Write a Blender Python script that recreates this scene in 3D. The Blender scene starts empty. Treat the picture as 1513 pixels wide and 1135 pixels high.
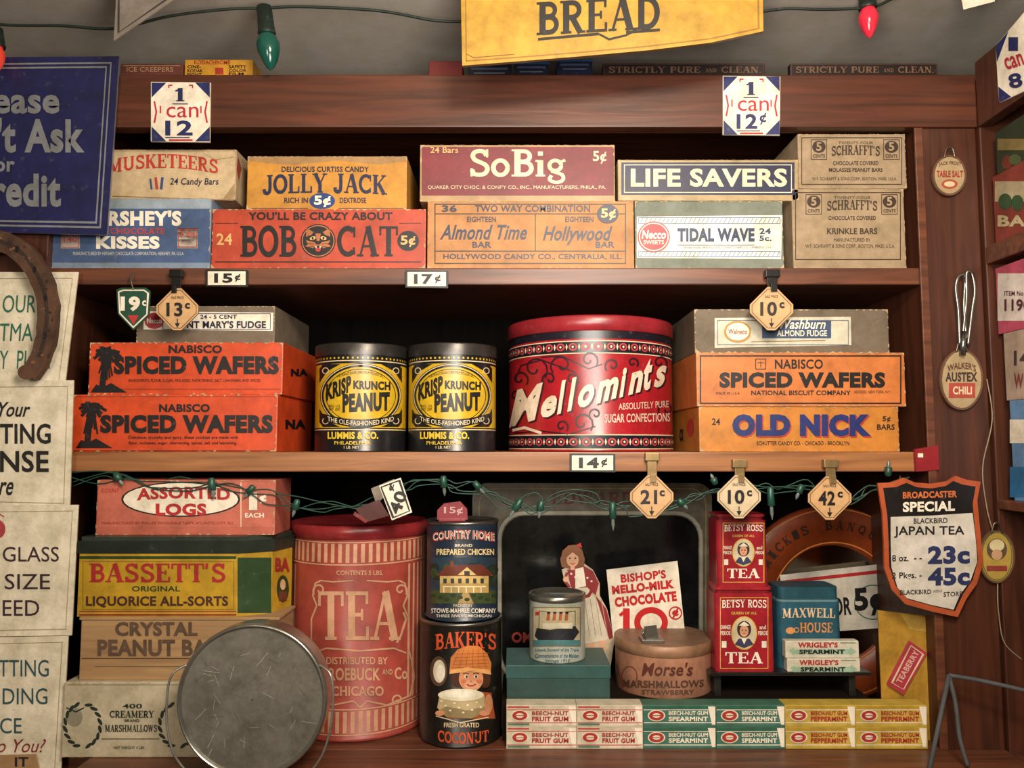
import bpy, bmesh, math, random
from mathutils import Vector, Matrix
random.seed(7)
F=1150.0; D=1.15; TH=math.radians(4.5)
CAM=Vector((0,-D,0)); FW=Vector((0,math.cos(TH),math.sin(TH))); UP=Vector((0,-math.sin(TH),math.cos(TH)))
def ray(px,py): return FW*F+Vector((px-756.5,0,0))+UP*(567.5-py)
def P(px,py,Y):
    d=ray(px,py); return CAM+d*((Y+D)/d.y)
def Z(py,Y=0.0): return P(756,py,Y).z
def X(px,py,Y=0.0): return P(px,py,Y).x
COL=bpy.context.scene.collection
E=0.0003
# ---------------- materials
def lin(h):
    h=h.lstrip('#'); r=[int(h[i:i+2],16)/255 for i in (0,2,4)]
    return [c/12.92 if c<=.04045 else ((c+.055)/1.055)**2.4 for c in r]
MC={}
def C(h,rough=.46,metal=0.0,dirt=.4,em=0):
    k=(h,rough,metal,dirt,em)
    if k in MC: return MC[k]
    m=bpy.data.materials.new('paint_'+h.strip('#')); m.use_nodes=True; nt=m.node_tree; b=nt.nodes['Principled BSDF']
    c=lin(h)
    tc=nt.nodes.new('ShaderNodeTexCoord'); n1=nt.nodes.new('ShaderNodeTexNoise'); n1.inputs['Scale'].default_value=22; n1.inputs['Detail'].default_value=8; n1.inputs['Roughness'].default_value=.72
    nt.links.new(tc.outputs['Object'],n1.inputs['Vector'])
    r=nt.nodes.new('ShaderNodeValToRGB'); r.color_ramp.elements[0].position=.32; r.color_ramp.elements[1].position=.62
    r.color_ramp.elements[0].color=(*[x*(1-dirt)*(.97 if i<2 else .84) for i,x in enumerate(c)],1); r.color_ramp.elements[1].color=(*c,1)
    nt.links.new(n1.outputs['Fac'],r.inputs['Fac'])
    n2=nt.nodes.new('ShaderNodeTexNoise'); n2.inputs['Scale'].default_value=75; n2.inputs['Detail'].default_value=6; n2.inputs['Roughness'].default_value=.8
    nt.links.new(tc.outputs['Object'],n2.inputs['Vector'])
    r2=nt.nodes.new('ShaderNodeValToRGB'); r2.color_ramp.elements[0].position=.59; r2.color_ramp.elements[1].position=.7; r2.color_ramp.elements[0].color=(0,0,0,1); r2.color_ramp.elements[1].color=(.55,.55,.55,1)
    nt.links.new(n2.outputs['Fac'],r2.inputs['Fac'])
    mx=nt.nodes.new('ShaderNodeMixRGB'); nt.links.new(r2.outputs['Color'],mx.inputs['Fac']); nt.links.new(r.outputs['Color'],mx.inputs['Color1'])
    avg=sum(c)/3; mx.inputs['Color2'].default_value=(*( [x*.45+.1 for x in c] if avg<.3 else [x*.5 for x in c]),1)
    nt.links.new(mx.outputs['Color'],b.inputs['Base Color'])
    b.inputs['Roughness'].default_value=rough; b.inputs['Metallic'].default_value=metal
    bp=nt.nodes.new('ShaderNodeBump'); bp.inputs['Strength'].default_value=.16; bp.inputs['Distance'].default_value=.002
    nt.links.new(n1.outputs['Fac'],bp.inputs['Height']); nt.links.new(bp.outputs['Normal'],b.inputs['Normal'])
    if em: b.inputs['Emission Color'].default_value=(*c,1); b.inputs['Emission Strength'].default_value=em
    MC[k]=m; return m
def wood(name,h1,h2,sc=(1.2,18,18),rough=.42):
    m=bpy.data.materials.new(name); m.use_nodes=True; nt=m.node_tree; b=nt.nodes['Principled BSDF']
    tc=nt.nodes.new('ShaderNodeTexCoord'); mp=nt.nodes.new('ShaderNodeMapping'); mp.inputs['Scale'].default_value=sc
    n=nt.nodes.new('ShaderNodeTexNoise'); n.inputs['Scale'].default_value=4; n.inputs['Detail'].default_value=9; n.inputs['Distortion'].default_value=.8
    r=nt.nodes.new('ShaderNodeValToRGB'); r.color_ramp.elements[0].position=.3; r.color_ramp.elements[1].position=.7
    r.color_ramp.elements[0].color=(*lin(h1),1); r.color_ramp.elements[1].color=(*lin(h2),1)
    nt.links.new(tc.outputs['Object'],mp.inputs['Vector']); nt.links.new(mp.outputs['Vector'],n.inputs['Vector'])
    nt.links.new(n.outputs['Fac'],r.inputs['Fac']); nt.links.new(r.outputs['Color'],b.inputs['Base Color'])
    b.inputs['Roughness'].default_value=rough
    if rough>.8: b.inputs['Specular IOR Level'].default_value=.1
    bp=nt.nodes.new('ShaderNodeBump'); bp.inputs['Strength'].default_value=.2; bp.inputs['Distance'].default_value=.002
    nt.links.new(n.outputs['Fac'],bp.inputs['Height']); nt.links.new(bp.outputs['Normal'],b.inputs['Normal'])
    return m
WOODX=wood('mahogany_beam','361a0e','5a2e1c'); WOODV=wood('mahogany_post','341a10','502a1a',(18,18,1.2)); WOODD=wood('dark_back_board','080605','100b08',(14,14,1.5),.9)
WOOD2=wood('worn_shelf_edge','744828','a06c42'); WOODC=wood('crate_wood','856444','a8875a',(1.5,20,20),.7); WOOD1=wood('shelf_edge','422419','6c3f29')
K=C('141214'); WH=C('ebe1cf'); CR=C('dccaa6'); NV=C('1a2244'); RD=C('b4282a'); TAN=C('dcac70')
# ---------------- parts
PARTS=[]
class Thing:
    def __init__(s,name,label,cat,loc,group=None):
        o=bpy.data.objects.new(name,None); COL.objects.link(o); o.empty_display_size=.02
        o.location=loc; o['label']=label; o['category']=cat
        if group:o['group']=group
        s.o=o; s.loc=Vector(loc)
class Part:
    def __init__(s,name,parent=None,loc=None,label=None,cat=None,group=None,kind=None,surf=None):
        s.name=name; s.par=parent; s.v=[]; s.f=[]; s.mi=[]; s.sm=[]; s.mats=[]; s.loc=Vector(loc) if loc is not None else None
        s.label=label; s.cat=cat; s.group=group; s.kind=kind; s.s=surf; s.obj=None; PARTS.append(s)
    def add(s,vs,fs,m,smooth=False):
        if m not in s.mats: s.mats.append(m)
        i=s.mats.index(m); n=len(s.v); s.v+= [Vector(v) for v in vs]
        for f in fs: s.f.append([a+n for a in f]); s.mi.append(i); s.sm.append(smooth)
    def build(s):
        if s.obj: return s.obj
        loc=s.base()
        po=None
        if s.par is not None: po=s.par.o if isinstance(s.par,Thing) else s.par.build()
        me=bpy.data.meshes.new(s.name); me.from_pydata([v-loc for v in s.v],[],s.f)
        for m in s.mats: me.materials.append(m)
        me.polygons.foreach_set('material_index',s.mi); me.polygons.foreach_set('use_smooth',s.sm); me.update()
        o=bpy.data.objects.new(s.name,me); COL.objects.link(o)
        if po: o.parent=po
        else: o.location=loc
        if s.label:o['label']=s.label
        if s.cat:o['category']=s.cat
        if s.group:o['group']=s.group
        if s.kind:o['kind']=s.kind
        s.obj=o; return o
    def base(s):
        if s.par is not None:
            return s.par.loc if isinstance(s.par,Thing) else s.par.base()
        if s.loc is None:
            xs=[v.x for v in s.v]; ys=[v.y for v in s.v]; zs=[v.z for v in s.v]
            s.loc=Vector(((min(xs)+max(xs))/2,(min(ys)+max(ys))/2,min(zs)))
        return s.loc
    def draw(s,v2,fs,m,layer=1,surf=None):
        sf=surf or s.s
        if sf.curved:
            bm=bmesh.new(); vs=[bm.verts.new((a,b,0)) for a,b in v2]
            for f in fs:
                try: bm.faces.new([vs[i] for i in f])
                except Exception: pass
            x=min(a for a,b in v2); x1=max(a for a,b in v2); st=sf.step; x+=st
            while x<x1:
                bmesh.ops.bisect_plane(bm,geom=bm.verts[:]+bm.edges[:]+bm.faces[:],plane_co=(x,0,0),plane_no=(1,0,0)); x+=st
            bm.verts.index_update()
            v2=[(v.co.x,v.co.y) for v in bm.verts]; fs=[[v.index for v in f.verts] for f in bm.faces]; bm.free()
        s.add([sf.map(a,b,layer) for a,b in v2],fs,m,sf.curved)
    def poly(s,pts,m,layer=1,surf=None): s.draw(pts,[list(range(len(pts)))],m,layer,surf)
    def r(s,x0,y0,x1,y1,m,layer=1,surf=None): s.draw([(x0,y0),(x0,y1),(x1,y1),(x1,y0)],[[0,1,2,3]],m,layer,surf)
    def el(s,cx,cy,rx,ry,m,layer=1,surf=None,n=28,rot=0):
        c,q=math.cos(rot),math.sin(rot); pts=[]
        for i in range(n):
            a=-i*2*math.pi/n; u,v=rx*math.cos(a),ry*math.sin(a); pts.append((cx+u*c-v*q,cy+u*q+v*c))
        s.poly(pts,m,layer,surf)
    def ring(s,cx,cy,rx,ry,w,m,layer=2,surf=None,a0=0,a1=360,n=36):
        v=[];f=[]
        for i in range(n+1):
            a=math.radians(a0+(a1-a0)*i/n); v+=[(cx+(rx)*math.cos(a),cy-(ry)*math.sin(a)),(cx+(rx-w)*math.cos(a),cy-(ry-w)*math.sin(a))]
        for i in range(n): f.append([2*i,2*i+2,2*i+3,2*i+1])
        s.draw(v,f,m,layer,surf)
    def ln(s,pts,w,m,layer=2,surf=None):
        v,f=strokepoly(pts,w); s.draw(v,f,m,layer,surf)
    def box(s,x0,y0,x1,y1,w,m,layer=2,surf=None):
        s.r(x0,y0,x1,y0+w,m,layer,surf); s.r(x0,y1-w,x1,y1,m,layer,surf); s.r(x0,y0+w,x0+w,y1-w,m,layer,surf); s.r(x1-w,y0+w,x1,y1-w,m,layer,surf)
    def t(s,txt,x0,y0,x1,y1,m,bold=.02,shear=0,arch=0,rise=0,rot=0,layer=3,serif=False,surf=None):
        groups=(serifmesh(txt) if serif else [textmesh(txt,bold,shear)])
        cx,cy=(x0+x1)/2,(y0+y1)/2; c,q=math.cos(math.radians(rot)),math.sin(math.radians(rot))
        for gi,(v,f) in enumerate(groups):
            o=[]
            for a,b in v:
                x=x0+a*(x1-x0); y=y1-b*(y1-y0)-arch*(1-(2*a-1)**2)-rise*a
                dx,dy=x-cx,y-cy; o.append((cx+dx*c+dy*q,cy-dx*q+dy*c))
            s.draw(o,f,m,layer+.11*(gi%7),surf)
    def slab(s,pts,surf,th,m,medge=None,layer=0):
        a=[surf.map(x,y,layer) for x,y in pts]; n=surf.n; b=[p-n*th for p in a]; k=len(a)
        s.add(a+b,[list(range(k)),list(range(2*k-1,k-1,-1))],m)
        s.add(a+b,[[i,i+k,(i+1)%k+k,(i+1)%k] for i in range(k)],medge or m)
    def cube(s,lo,hi,m,bev=0.0,vbev=0.0):
        bm=bmesh.new(); bmesh.ops.create_cube(bm,size=1)
        lo=Vector(lo);hi=Vector(hi)
        for v in bm.verts: v.co=Vector([(lo[i]+hi[i])/2+v.co[i]*(hi[i]-lo[i]) for i in range(3)])
        if vbev:
            ed=[e for e in bm.edges if abs(e.verts[0].co.z-e.verts[1].co.z)>1e-6]
            bmesh.ops.bevel(bm,geom=ed,offset=vbev,segments=5,affect='EDGES',profile=.5)
        elif bev: bmesh.ops.bevel(bm,geom=bm.edges[:],offset=bev,segments=2,affect='EDGES',profile=.6)
        bm.verts.index_update(); s.add([v.co.copy() for v in bm.verts],[[v.index for v in f.verts] for f in bm.faces],m); bm.free()
    def lathe(s,prof,mat4,m,seg=96,smooth=True,cap=True):
        v=[];f=[]
        for r,z in prof:
            for i in range(seg):
                a=2*math.pi*i/seg; v.append(mat4@Vector((r*math.cos(a),r*math.sin(a),z)))
        for j in range(len(prof)-1):
            for i in range(seg):
                k=(i+1)%seg; f.append([j*seg+i,j*seg+k,(j+1)*seg+k,(j+1)*seg+i])
        s.add(v,f,m,smooth)
        if cap:
            s.add(v[:seg],[list(range(seg-1,-1,-1))],m); s.add(v[-seg:],[list(range(seg))],m)
    def tube(s,pts,r,m,seg=8,smoothn=6,closed=False):
        pts=[Vector(p) for p in pts]
        if smoothn>1 and len(pts)>2:
            q=[];n=len(pts)
            for i in range(n-1):
                p0=pts[max(i-1,0)];p1=pts[i];p2=pts[i+1];p3=pts[min(i+2,n-1)]
                for k in range(smoothn):
                    t=k/smoothn
                    q.append(.5*((2*p1)+(p2-p0)*t+(2*p0-5*p1+4*p2-p3)*t*t+(3*p1-p0-3*p2+p3)*t**3))
            q.append(pts[-1]); pts=q
        v=[];f=[]; n=len(pts)
        for i,p in enumerate(pts):
            d=(pts[min(i+1,n-1)]-pts[max(i-1,0)]).normalized()
            u=d.cross(Vector((0.13,1,0.21))).normalized(); w=d.cross(u)
            for k in range(seg):
                a=2*math.pi*k/seg; v.append(p+(u*math.cos(a)+w*math.sin(a))*r)
        for i in range(n-1):
            for k in range(seg):
                l=(k+1)%seg; f.append([i*seg+k,i*seg+l,(i+1)*seg+l,(i+1)*seg+k])
        f.append(list(range(seg))[::-1]); f.append([(n-1)*seg+k for k in range(seg)])
        s.add(v,f,m,True)
def strokepoly(pts,w):
    v=[];f=[];n=len(pts)
    for i in range(n):
        a=Vector(pts[max(i-1,0)]);b=Vector(pts[min(i+1,n-1)]);p=Vector(pts[i]); d=(b-a)
        d=d.normalized() if d.length>1e-9 else Vector((1,0)); nn=Vector((-d.y,d.x))*w/2
        if 0<i<n-1:
            e=(Vector(pts[i])-a).normalized(); co=max(.5,abs(e.dot(d))); nn/=co
        v+=[tuple(p+nn),tuple(p-nn)]
    for i in range(n-1): f.append([2*i,2*i+1,2*i+3,2*i+2])
    return v,f
TM={}
def textmesh(txt,bold,shear):
    k=(txt,bold,shear)
    if k in TM: return TM[k]
    cu=bpy.data.curves.new('t','FONT'); cu.body=txt; cu.offset=bold; cu.shear=shear; cu.resolution_u=3; cu.space_character=1.0+bold*1.6
    ob=bpy.data.objects.new('t',cu); me=bpy.data.meshes.new_from_object(ob)
    vs=[(v.co.x,v.co.y) for v in me.vertices]; fs=[list(p.vertices) for p in me.polygons]
    bpy.data.objects.remove(ob); bpy.data.meshes.remove(me); bpy.data.curves.remove(cu)
    x0=min(a for a,b in vs);x1=max(a for a,b in vs);y0=min(b for a,b in vs);y1=max(b for a,b in vs)
    TM[k]=([((a-x0)/(x1-x0),(b-y0)/(y1-y0)) for a,b in vs],fs); return TM[k]
def A(cx,cy,rx,ry,a0,a1,n=10):
    return [(cx+rx*math.cos(math.radians(a0+(a1-a0)*i/n)),cy+ry*math.sin(math.radians(a0+(a1-a0)*i/n))) for i in range(n+1)]
def V(x,y0=0,y1=1,w=.2): return (w,[(x,y0),(x,y1)])
def S(x,y,h=.17): y=.035 if y==0 else (.965 if y==1 else y); return (.07,[(x-h,y),(x+h,y)])
def crom(pts,n=4):
    q=[];N=len(pts)
    for i in range(N-1):
        p0=pts[max(i-1,0)];p1=pts[i];p2=pts[i+1];p3=pts[min(i+2,N-1)]
        for k in range(n):
            t=k/n; q.append(tuple(.5*((2*p1[j])+(p2[j]-p0[j])*t+(2*p0[j]-5*p1[j]+4*p2[j]-p3[j])*t*t+(3*p1[j]-p0[j]-3*p2[j]+p3[j])*t**3) for j in (0,1)))
    return q+[pts[-1]]
BS=crom([(.6,.76),(.52,.9),(.37,.94),(.21,.88),(.16,.75),(.23,.61),(.4,.52),(.57,.42),(.63,.27),(.56,.12),(.39,.06),(.2,.1),(.13,.25)])
GL={
'A':(.86,[(.08,[(.43,1),(.13,0)]),(.21,[(.44,1),(.71,0)]),(.07,[(.22,.34),(.6,.34)]),S(.13,0,.13),S(.71,0)]),
'B':(.76,[V(.2),S(.15,0,.14),S(.15,1,.14),(.14,[(.2,.93)]+A(.4,.74,.2,.19,90,-90)+[(.2,.55)]),(.15,[(.2,.53)]+A(.42,.3,.23,.23,90,-90)+[(.2,.07)])]),
'C':(.8,[(.17,A(.44,.5,.34,.43,50,310,18)),(.08,[(.7,.98),(.7,.64)]),(.08,[(.7,.06),(.68,.3)])]),
'D':(.84,[V(.2),S(.15,0,.14),S(.15,1,.14),(.17,[(.2,.93)]+A(.38,.5,.33,.43,90,-90,14)+[(.2,.07)])]),
'E':(.74,[V(.2),(.08,[(.03,.96),(.66,.96)]),(.08,[(.03,.04),(.68,.04)]),(.08,[(.2,.52),(.5,.52)]),(.08,[(.64,1),(.64,.74)]),(.08,[(.66,0),(.66,.28)]),(.07,[(.5,.4),(.5,.64)])]),
'F':(.7,[V(.2),S(.2,0),(.08,[(.03,.96),(.66,.96)]),(.08,[(.2,.5),(.5,.5)]),(.08,[(.64,1),(.64,.72)]),(.07,[(.5,.38),(.5,.62)])]),
'G':(.86,[(.17,A(.44,.5,.34,.43,50,320,18)),(.08,[(.7,.98),(.7,.66)]),(.16,[(.7,.04),(.7,.42)]),(.07,[(.52,.42),(.82,.42)])]),
'H':(.94,[V(.2),V(.72),(.09,[(.2,.5),(.72,.5)]),S(.2,0),S(.2,1),S(.72,0),S(.72,1)]),
'I':(.42,[V(.2),S(.2,0),S(.2,1)]),
'K':(.9,[V(.2),S(.2,0),S(.2,1),(.08,[(.72,.96),(.25,.42)]),(.2,[(.38,.56),(.72,0)]),S(.72,0),S(.68,1,.14)]),
'L':(.74,[V(.2),S(.2,1),(.08,[(.03,.04),(.66,.04)]),(.09,[(.65,0),(.65,.34)])]),
'M':(1.1,[(.09,[(.18,0),(.2,1)]),V(.86),(.19,[(.22,1),(.52,.1)]),(.08,[(.52,.1),(.86,1)]),S(.18,0,.14),S(.86,0),S(.14,1,.12),S(.9,1,.14)]),
'N':(.94,[(.09,[(.18,0),(.18,1)]),(.09,[(.74,0),(.74,1)]),(.2,[(.22,1),(.7,0)]),S(.18,0,.14),S(.16,1,.14),S(.74,1,.14)]),
'O':(.86,[(.18,A(.42,.5,.33,.43,0,360,22))]),
'P':(.74,[V(.2),S(.2,0),S(.15,1,.14),(.15,[(.2,.93)]+A(.4,.7,.24,.23,90,-90)+[(.2,.46)])]),
'Q':(.86,[(.18,A(.42,.5,.33,.43,0,360,22)),(.14,[(.45,.25),(.78,-.08)])]),
'R':(.82,[V(.2),S(.2,0),S(.15,1,.14),(.15,[(.2,.93)]+A(.4,.71,.22,.22,90,-90)+[(.2,.48)]),(.18,[(.4,.48),(.66,0)]),S(.7,0,.12)]),
'S':(.74,[(.15,BS),(.07,[(.62,1),(.62,.7)]),(.07,[(.12,0),(.12,.3)])]),
'T':(.8,[V(.4),S(.4,0),(.08,[(.04,.96),(.76,.96)]),(.08,[(.07,1),(.07,.7)]),(.08,[(.73,1),(.73,.7)])]),
'U':(.92,[(.17,[(.2,1),(.2,.32)]+A(.46,.32,.26,.26,180,360,10)+[(.72,1)]),S(.2,1),S(.72,1,.14)]),
'V':(.86,[(.2,[(.15,1),(.43,0)]),(.08,[(.43,0),(.72,1)]),S(.15,1),S(.72,1,.14)]),
'W':(1.15,[(.18,[(.15,1),(.36,0)]),(.08,[(.36,0),(.56,1)]),(.18,[(.56,1),(.78,0)]),(.08,[(.78,0),(1,1)]),S(.15,1),S(.58,1,.14),S(1,1,.12)]),
'X':(.86,[(.2,[(.15,1),(.7,0)]),(.08,[(.7,1),(.15,0)]),S(.15,1,.14),S(.7,1,.13),S(.15,0,.13),S(.7,0,.14)]),
'Y':(.86,[(.2,[(.15,1),(.43,.45)]),(.08,[(.43,.45),(.72,1)]),V(.43,0,.48),S(.43,0),S(.15,1),S(.72,1,.14)]),
"'":(.26,[(.12,[(.1,1),(.08,.72)])]),'.':(.26,[(.14,[(.1,0),(.1,.14)])]),'-':(.4,[(.1,[(.05,.4),(.32,.4)])]),
'1':(.5,[V(.26),S(.26,0),(.1,[(.06,.76),(.26,.94)])]),
' ':(.4,[]),'o':(.66,[(.15,A(.31,.32,.23,.27,0,360,18))]),'i':(.38,[V(.18,0,.6,.18),S(.18,0,.15),(.07,[(.02,.57),(.2,.57)]),(.16,[(.18,.76),(.18,.92)])]),
'g':(.66,[(.13,A(.28,.4,.19,.19,0,360,16)),(.12,crom([(.15,.2),(.5,.06),(.52,-.14),(.3,-.22),(.1,-.12),(.16,.04)])),(.1,[(.42,.52),(.6,.6)])]),
'&':(.9,[(.13,[(.75,.45),(.5,.08),(.25,.06),(.12,.25),(.45,.68),(.4,.92),(.25,.88),(.25,.7),(.75,.02)])]),
'J':(.6,[(.19,crom([(.4,1),(.4,.25),(.28,.06),(.1,.1),(.06,.28)])),S(.4,1)]),
}
def serifmesh(txt):
    k=('serif',txt)
    if k in TM: return TM[k]
    gs=[];x=0
    for ch in txt:
        w,st=GL.get(ch) or GL.get(ch.upper()) or GL[' ']
        for sw,pp in st:
            v,f=strokepoly(pp,sw); gs.append(([(a+x,b) for a,b in v],f))
        x+=w
    vs=[p for v,f in gs for p in v]
    x0=min(a for a,b in vs);x1=max(a for a,b in vs);y0=min(b for a,b in vs);y1=max(b for a,b in vs)
    TM[k]=[([((a-x0)/(x1-x0),(b-y0)/(y1-y0)) for a,b in v],f) for v,f in gs]; return TM[k]
class Plane:
    curved=False
    def __init__(s,p,n): s.p=Vector(p); s.n=Vector(n).normalized()
    def map(s,px,py,l=0):
        d=ray(px,py); q=s.p+s.n*l*E; return CAM+d*((q-CAM).dot(s.n)/d.dot(s.n))
def YP(Y): return Plane((0,Y,0),(0,-1,0))
class Cyl:
    curved=True
    def __init__(s,cx,cy,r,step=6): s.cx=cx;s.cy=cy;s.r=r;s.step=step; s.n=Vector((0,-1,0))
    def map(s,px,py,l=0):
        d=ray(px,py); ox=-s.cx; oy=-D-s.cy; a=d.x**2+d.y**2; b=2*(ox*d.x+oy*d.y); c=ox*ox+oy*oy-(s.r+l*E)**2
        q=b*b-4*a*c; t=(-b-math.sqrt(max(q,0)))/(2*a); return CAM+d*t
WR=random.Random(3)
def carton(name,label,cat,x0,x1,yt,base,Y,depth,m,bev=.0015,group=None,side=None,as_thing=False):
    zt=Z(yt,Y); ym=yt+15
    a=X(x0+.6,ym,Y); b=X(x1-.6,ym,Y)
    if as_thing:
        th=Thing(name,label,cat,((a+b)/2,Y+depth/2,base),group); p=Part('box_body',th,surf=YP(Y)); p.th=th
    else: p=Part(name,None,((a+b)/2,Y+depth/2,base),label,cat,group,surf=YP(Y))
    p.cube((a,Y,base),(b,Y+depth,zt),m,bev)
    if b-a>.12 and name in('candy_box','wafer_box','taffy_box','fudge_box','marshmallow_box'):
        wm=C('b89c7a',.8); yy=Y-E*3.4
        def seg(p0,p1,nx,nz,n):
            for i in range(n):
                if WR.random()<.4: continue
                t0=i/n; t1=(i+WR.uniform(.3,1.0))/n; t1=min(t1,1); w=WR.uniform(.0006,.0028)
                A0=(p0[0]+(p1[0]-p0[0])*t0,p0[1]+(p1[1]-p0[1])*t0); A1=(p0[0]+(p1[0]-p0[0])*t1,p0[1]+(p1[1]-p0[1])*t1); M=((A0[0]+A1[0])/2+nx*w,(A0[1]+A1[1])/2+nz*w)
                p.add([(A0[0],yy,A0[1]),(A1[0],yy,A1[1]),(M[0],yy,M[1])],[[0,1,2]],wm)
        i=.0006
        seg((a+i,zt-i),(b-i,zt-i),0,-1,30); seg((a+i,base+i),(b-i,base+i),0,1,26); seg((a+i,base+i),(a+i,zt-i),1,0,9); seg((b-i,base+i),(b-i,zt-i),-1,0,9)
        for cx_,cz_c,sx,sz in ((a+i,zt-i,1,-1),(b-i,zt-i,-1,-1),(a+i,base+i,1,1),(b-i,base+i,-1,1)):
            q=WR.uniform(.003,.008); p.add([(cx_,yy-E*.2,cz_c),(cx_+sx*q,yy-E*.2,cz_c),(cx_+sx*q*.4,yy-E*.2,cz_c+sz*q*.5),(cx_,yy-E*.2,cz_c+sz*q)],[[0,1,2,3]],wm)
    p.top=zt; p.R=Plane((b,Y,0),(1,0,0)); p.L=Plane((a,Y,0),(-1,0,0)); p.a=a;p.b=b; return p
def T3(x,y,z): return Matrix.Translation((x,y,z))
def cylgeom(cx,w,Yf):
    r=w/1000
    for _ in range(20): r=w/F*math.sqrt(max((D+Yf+r)**2-r*r,0))
    return X(cx,650,Yf+r),Yf+r,r
# ---------------- room
def flat(name,lo,hi,m):
    p=Part(name,None,None,kind='structure'); p.cube(lo,hi,m); return p
flat('ceiling',(-2.2,-2.6,.68),(2.2,.5,.72),C('c4bbb0',.9,0,.12))
flat('wall_back',(-2.2,.42,-1.4),(2.2,.5,.68),C('7a6c60',.9))
flat('wall_front',(-2.2,-2.66,-1.4),(2.2,-2.6,.68),C('b0a490',.9))
flat('floor',(-2.2,-2.6,-1.44),(2.2,.5,-1.4),wood('floor_boards','4a3020','6b4730'))
z1=Z(395);z1b=Z(420);z2=Z(668);z2b=Z(697);z3=Z(1107);zt=Z(113);ztb=Z(190)
XL=X(60,600);XR=X(1372,600);XR2=.705
u=Thing('shelving_unit','dark mahogany shelving unit filled with old candy boxes and tins','shelving',(0,.18,-1.4))
def up(name,lo,hi,m,bev=.002,label=None):
    p=Part(name,u,label=label); p.cube(lo,hi,m,bev); return p
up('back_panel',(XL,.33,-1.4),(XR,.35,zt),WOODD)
up('side_panel',(XL-.12,0,-1.4),(XL,.35,zt-.02),WOODV); up('side_panel',(XR,0,-1.4),(XR2,.35,zt-.02),WOODV)
up('shelf',(XL,.003,z1b),(XR,.33,z1),WOOD1); up('shelf',(XL,0,z2b),(XR,.33,z2),WOOD2,label='worn lighter brown shelf'); up('shelf',(XL,0,z3-.04),(XR,.33,z3),WOOD1)
up('shelf_lip',(X(92,1120,-.1),-.125,z3-.04),(XR2,-.0005,z3),WOOD1)
up('top_beam',(XL-.12,-.006,ztb),(XR2,.02,zt),WOODX); up('top_board',(XL-.12,.02,zt-.02),(XR2,.35,zt),WOODX)
up('trim_strip',(X(1362,500),-.004,z3),(X(1374,500),.0,ztb),WOOD1,.001)
ru=Thing('corner_shelving_unit','mahogany shelving unit at right turned square to the main shelves','shelving',(.85,-.3,-1.4))
def rp(name,lo,hi,m): p=Part(name,ru); p.cube(lo,hi,m,.002); return p
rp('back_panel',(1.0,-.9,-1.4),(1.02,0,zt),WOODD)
rp('top_beam',(XR2,-.9,Z(190)),(XR2+.02,-.005,Z(95)),WOODV); rp('top_board',(XR2+.02,-.9,Z(118)),(1.02,0,Z(100)),WOODV)
for a,b in ((366,392),(738,752),(1108,1140)): rp('shelf',(XR2+.003,-.9,Z(b)),(1.0,-.005,Z(a)),WOOD1)
rp('side_panel',(XR2+.003,-.005,-1.4),(1.02,.015,Z(118)),WOODV)
# ---------------- left signs
p=Part('enamel_sign',None,None,'dark blue credit sign with silver lettering at upper left','sign',surf=YP(-.014))
p.slab([(-160,86),(176,83),(158,347),(-160,340)],p.s,.004,C('20224f',.35),C('8f8f96',.4,.6))
SV=C('8a8d92',.4,.3)
for q in ([(-150,96),(164,93),(148,336),(-150,330)],[(-143,102),(157,99),(142,329),(-143,324)]): p.ln(q,2.5,SV)
p.t('Please',-50,128,88,168,SV,.03); p.t("Don't Ask",-100,174,125,226,SV,.035); p.t('for',-18,231,22,254,SV,.03); p.t('Credit',-48,256,90,306,SV,.035)
cardY=[-.009]
def lcard(label,pts,lines):
    cardY[0]-=.003
    p=Part('paper_sign',None,None,label,'sign','cream lettered signs down the left',surf=YP(cardY[0])); p.slab(pts,p.s,.002,C('e0d6c0',.7),C('b8ac92'))
    ins=[(-112,pts[0][1]+10),(pts[1][0]-9,pts[1][1]+9),(pts[2][0]-9,pts[2][1]-9),(-112,pts[3][1]-9)]
    p.ln(ins,1,C('a89878'))
    for s,x0,y0,x1,y1,c,b,sh in lines: p.t(s,x0,y0,x1,y1,C(c),b,sh)
    return p
lcard('cream sign with green hand lettering behind the horseshoe',[(-120,402),(116,402),(94,585),(-120,578)],[('OUR',4,436,52,462,'2f6b54',.0,.1),('TMA',0,478,48,504,'2f6b54',.0,.1),('Y  PLAN',0,518,75,545,'2f6b54',0,.1)])
lcard('cream sign with black italic and capital letters below the horseshoe',[(-120,563),(109,562),(103,753),(-120,748)],[('Your',-2,594,45,616,'22201f',.015,.35),('TING',0,626,75,656,'22201f',.02,0),('NSE',0,666,72,698,'22201f',.02,0),('re',-2,712,20,732,'22201f',.015,.35)])
q=lcard('cream sign with dark wine-coloured GLASS lettering, third one down',[(-120,748),(116,746),(106,939),(-120,942)],[('GLASS',4,808,87,830,'3d2430',.0,0),('SIZE',7,848,74,871,'3d2430',0,0),('EED',4,887,58,910,'3d2430',0,0)])
q.el(-4,782,12,14,C('b04048')); q.ln([(-4,770),(0,760),(6,764)],2,C('b04048'))
lcard('lowest cream sign with teal lettering and a red question line',[(-120,944),(101,940),(88,1175),(-120,1175)],[('TTING',-2,975,72,1000,'33555c',0,0),('DING',4,1017,70,1041,'33555c',0,0),('CE',0,1061,32,1084,'33555c',0,0),('o You?',-4,1092,68,1112,'8c3038',.0,.35)])
p=Part('paper_tag',None,None,'small brown kraft tag at the bottom left corner','tag',surf=YP(-.026)); p.slab([(-40,1118),(52,1115),(60,1150),(-40,1160)],p.s,.002,C('a98560')); p.t('IT',22,1119,42,1133,C('2a2020'))
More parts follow.
